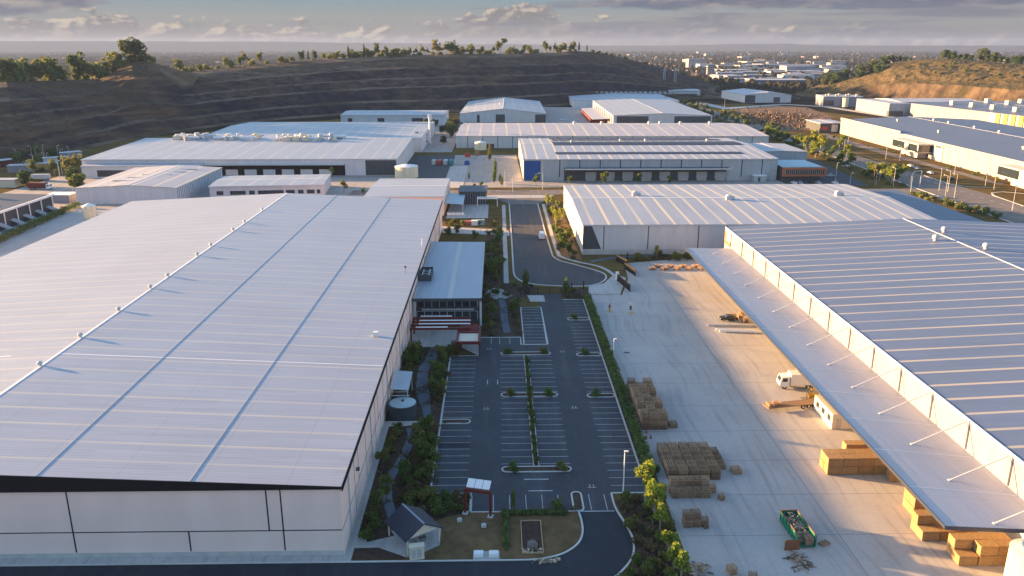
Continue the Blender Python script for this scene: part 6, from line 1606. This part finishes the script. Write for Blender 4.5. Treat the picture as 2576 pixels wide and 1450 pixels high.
# ---------------------------------------------------------------- fences and gates
def fence(name, pts, h, label, m='joint', cat='fence', step=2.4, bars=True, mesh=False):
    t = thing(name, label, cat, (pts[0][0], pts[0][1], .03)); ox, oy = pts[0]
    bar = MB(); 
    for a, b in zip(pts, pts[1:]):
        L = math.hypot(b[0]-a[0], b[1]-a[1]); n = max(1, int(L/step))
        for i in range(n+1):
            x, y = lerp(a[0], b[0], i/n)-ox, lerp(a[1], b[1], i/n)-oy
            MB().box(x-.05, x+.05, y-.05, y+.05, 0, h+.08).build('post', M[m], t)
        for z in (.2, h-.1): bar.tube((a[0]-ox, a[1]-oy, z), (b[0]-ox, b[1]-oy, z), .035, n=4)
        if bars:
            k = int(L/(.16 if not mesh else .35))
            for i in range(k): x, y = lerp(a[0], b[0], (i+.5)/k)-ox, lerp(a[1], b[1], (i+.5)/k)-oy; bar.box(x-.013, x+.013, y-.013, y+.013, .15, h)
    bar.build('bars', M[m], t); return t
fence('gate', [(11.2, 217.2), (17.7, 217.1)], 1.9, 'black barred sliding gate closing the car park at the turning head', cat='gate', step=3.2)
fence('fence', [(6.2, 217.), (11.1, 217.2)], 1.9, 'black picket fence left of the car park gate')
fence('fence', [(17.9, 217.1), (25.4, 217.)], 1.9, 'black picket fence right of the car park gate')
fence('gate', [(25.6, 217.2), (34.6, 217.6)], 2.0, 'grey mesh gate across the concrete drive into the yard', 'galv', 'gate', 4.5, True, True)
for i, (a, b, lab) in enumerate((((38.4, 252.6), (40.8, 246.5), 'black screened gate leaf furthest from the yard, by the wall'), ((39.6, 243.), (41.6, 234.5), 'black screened gate leaf in the middle of the drive edge'), ((35.4, 229.5), (37.4, 218.6), 'black screened gate leaf nearest the grey mesh gate'))):
    t = thing('gate', lab, 'gate', (a[0], a[1], .03)); L = math.hypot(b[0]-a[0], b[1]-a[1]); t.rotation_euler = (0, 0, math.atan2(b[1]-a[1], b[0]-a[0]))
    MB().box(.1, L-.1, -.03, .03, .15, 2.2).build('screen', M['black'], t)
    for x in (0, L): MB().box(x-.07, x+.07, -.07, .07, 0, 2.35).build('post', M['joint'], t)
o = MB().box(-.5, .5, -.12, .12, 0, 2.4).box(-.6, .6, -.16, .16, 0, .3).build('sign_post', M['white'], loc=(0, 0, 0)); o.location = (35.6, 231.5, .05); tag(o, 'white entry sign post at the yard drive beside the black gates', 'sign')
for i, px in enumerate((1438, 1468, 1578)):
    x, y = at(px, (733, 728, 655)[i]); o = MB().box(-.15, .15, -.15, .15, 0, 2.3).box(-.2, .2, -.2, .2, 2.3, 2.4).build('gate_post', M['black'], loc=(0, 0, 0)); o.location = (x, y, .05)
    tag(o, ('black gate post beside the right upright tree', 'black gate post at the start of the long hedge', 'black gate post on the footpath loop by the wall')[i], 'post')
fence('fence', [(25.45, 118.), (25.45, 212.)], 1.5, 'low dark mesh fence along the yard side of the long hedge', 'jointgrey', bars=False, step=3.)
fence('fence', [(-20.5, 313.5), (3., 313.8)], 1.7, 'black fence across the garden behind the big pale warehouse', step=3.)
# ---------------------------------------------------------------- lamps
def lamp(px, py, h, label, group=None, arm=1.4, rz=0., m='galv', xyz=None):
    x, y = at(px, py) if xyz is None else xyz
    t = thing('street_lamp', label, 'lamp', (x, y, .04), rz, group)
    MB().cyl(0, 0, 0, h, .11, .07, 8).build('pole', M[m], t)
    if arm: MB().tube((0, 0, h-.05), (arm, 0, h+.25), .05).build('arm', M[m], t)
    MB().box(arm-.1, arm+.55, -.16, .16, h+.18, h+.32).build('lamp_head', M['white'], t); return t
lamp(0, 0, 6.9, 'white twin headed light pole in the right stall row near the yellow trees', xyz=(19.4, 111.5), arm=.0, m='white')
lamp(0, 0, 4.3, 'short white light pole at the yard edge beside the hedge', xyz=(25.7, 168.2), arm=.1, m='white')
lamp(1180, 498, 7., 'tall grey lamp with a short arm in front of the white beamed office', arm=1.)
lamp(1833, 461, 8., 'pale lamp in front of the grey warehouse wall, right of the loading dock', arm=1.2)
lamp(1905, 459, 5., 'short pale lamp beside the small kiosk', arm=.6)
lamp(1940, 460, 4.5, 'twin armed lamp right of the small kiosk', arm=.8)
lamp(2101, 460, 10., 'tall lamp at the near corner of the side car park', arm=.5)
lamp(2138, 464, 5.5, 'short lamp just right of the tall corner lamp', arm=.6)
lamp(2203, 466, 11., 'tall lamp between the palm and the side car park', arm=1.5)
for i, (px, py, h) in enumerate(((2247, 470, 9), (2377, 498, 10), (2290, 488, 8), (2400, 500, 11), (2362, 480, 10), (2384, 483, 10), (2478, 470, 8), (2500, 477, 8), (2546, 530, 10), (2263, 405, 9), (2228, 400, 9), (2122, 385, 9), (2132, 372, 9), (1865, 305, 10), (1840, 300, 9), (1818, 302, 9), (1822, 275, 11), (2440, 430, 9), (2400, 442, 9), (1797, 306, 9), (1270, 470, 8), (1290, 485, 8), (1365, 478, 8))):
    lamp(px, py, h, 'slim grey lamp along the wide road and its side streets', 'lamps of the wide road', 1.6, q.uniform(0, 6.28))
t = thing('gateway_arch', 'tall grey arched frame beside the wide road, right of the palm', 'arch', (*at(2290, 470), .04))
MB().path([(0, 0, 0), (0, 0, 5.5), (1.2, 0, 7.6), (4.5, 0, 7.9), (5.0, 0, 7.3)], .22).build('arch', M['galv'], t); MB().path([(4.7, 0, 0), (4.7, 0, 7.7)], .2).build('post', M['galv'], t)
for i in range(14):
    px, py = q.uniform(20, 205), q.uniform(400, 450); lamp(px, py, 9., 'thin pole lamp of the truck yard at the far left', 'lamps of the truck yard', 1., q.uniform(0, 6))
for i, (px, py) in enumerate(((15, 470), (55, 432), (95, 428), (140, 412), (178, 398), (18, 418))):
    x, y = at(px, py); t = thing('yard_shed', 'small shed between the trees of the truck yard', 'shed', (x, y, 0), .2*i, 'sheds of the truck yard')
    MB().box(-6, 6, -3, 3, 0, 3.6).build('wall', M[('cream', 'panel_sunlit', 'gold', 'panel_mid', 'panel_sunlit', 'red')[i]], t); MB().box(-6.3, 6.3, -3.3, 3.3, 3.6, 3.9).build('roof', M['roof_plain'], t)
for k, (px, lab) in enumerate(((1675, 'left pylon standing on the benches of the quarry'), (1703, 'right pylon standing on the benches of the quarry'))):
    x, y, z, s = hillpoint(QC, px, -95.); t = thing('pylon', lab, 'pylon', (x, y, 8.))
    mb = MB()
    for a in (-2.2, 2.2):
        for b in (-2.2, 2.2): mb.tube((a, b, 0), (a*.25, b*.25, 30), .22, n=4)
    for i in range(8): f = 1-.094*i; mb.tube((-2.2*f, -2.2*f, i*3.7), (2.2*f*.94, -2.2*f, i*3.7+3.4), .12, n=4)
    mb.build('lattice', M['galv'], t); MB().box(-5, 5, -.2, .2, 26, 26.4).build('cross_arm', M['galv'], t)
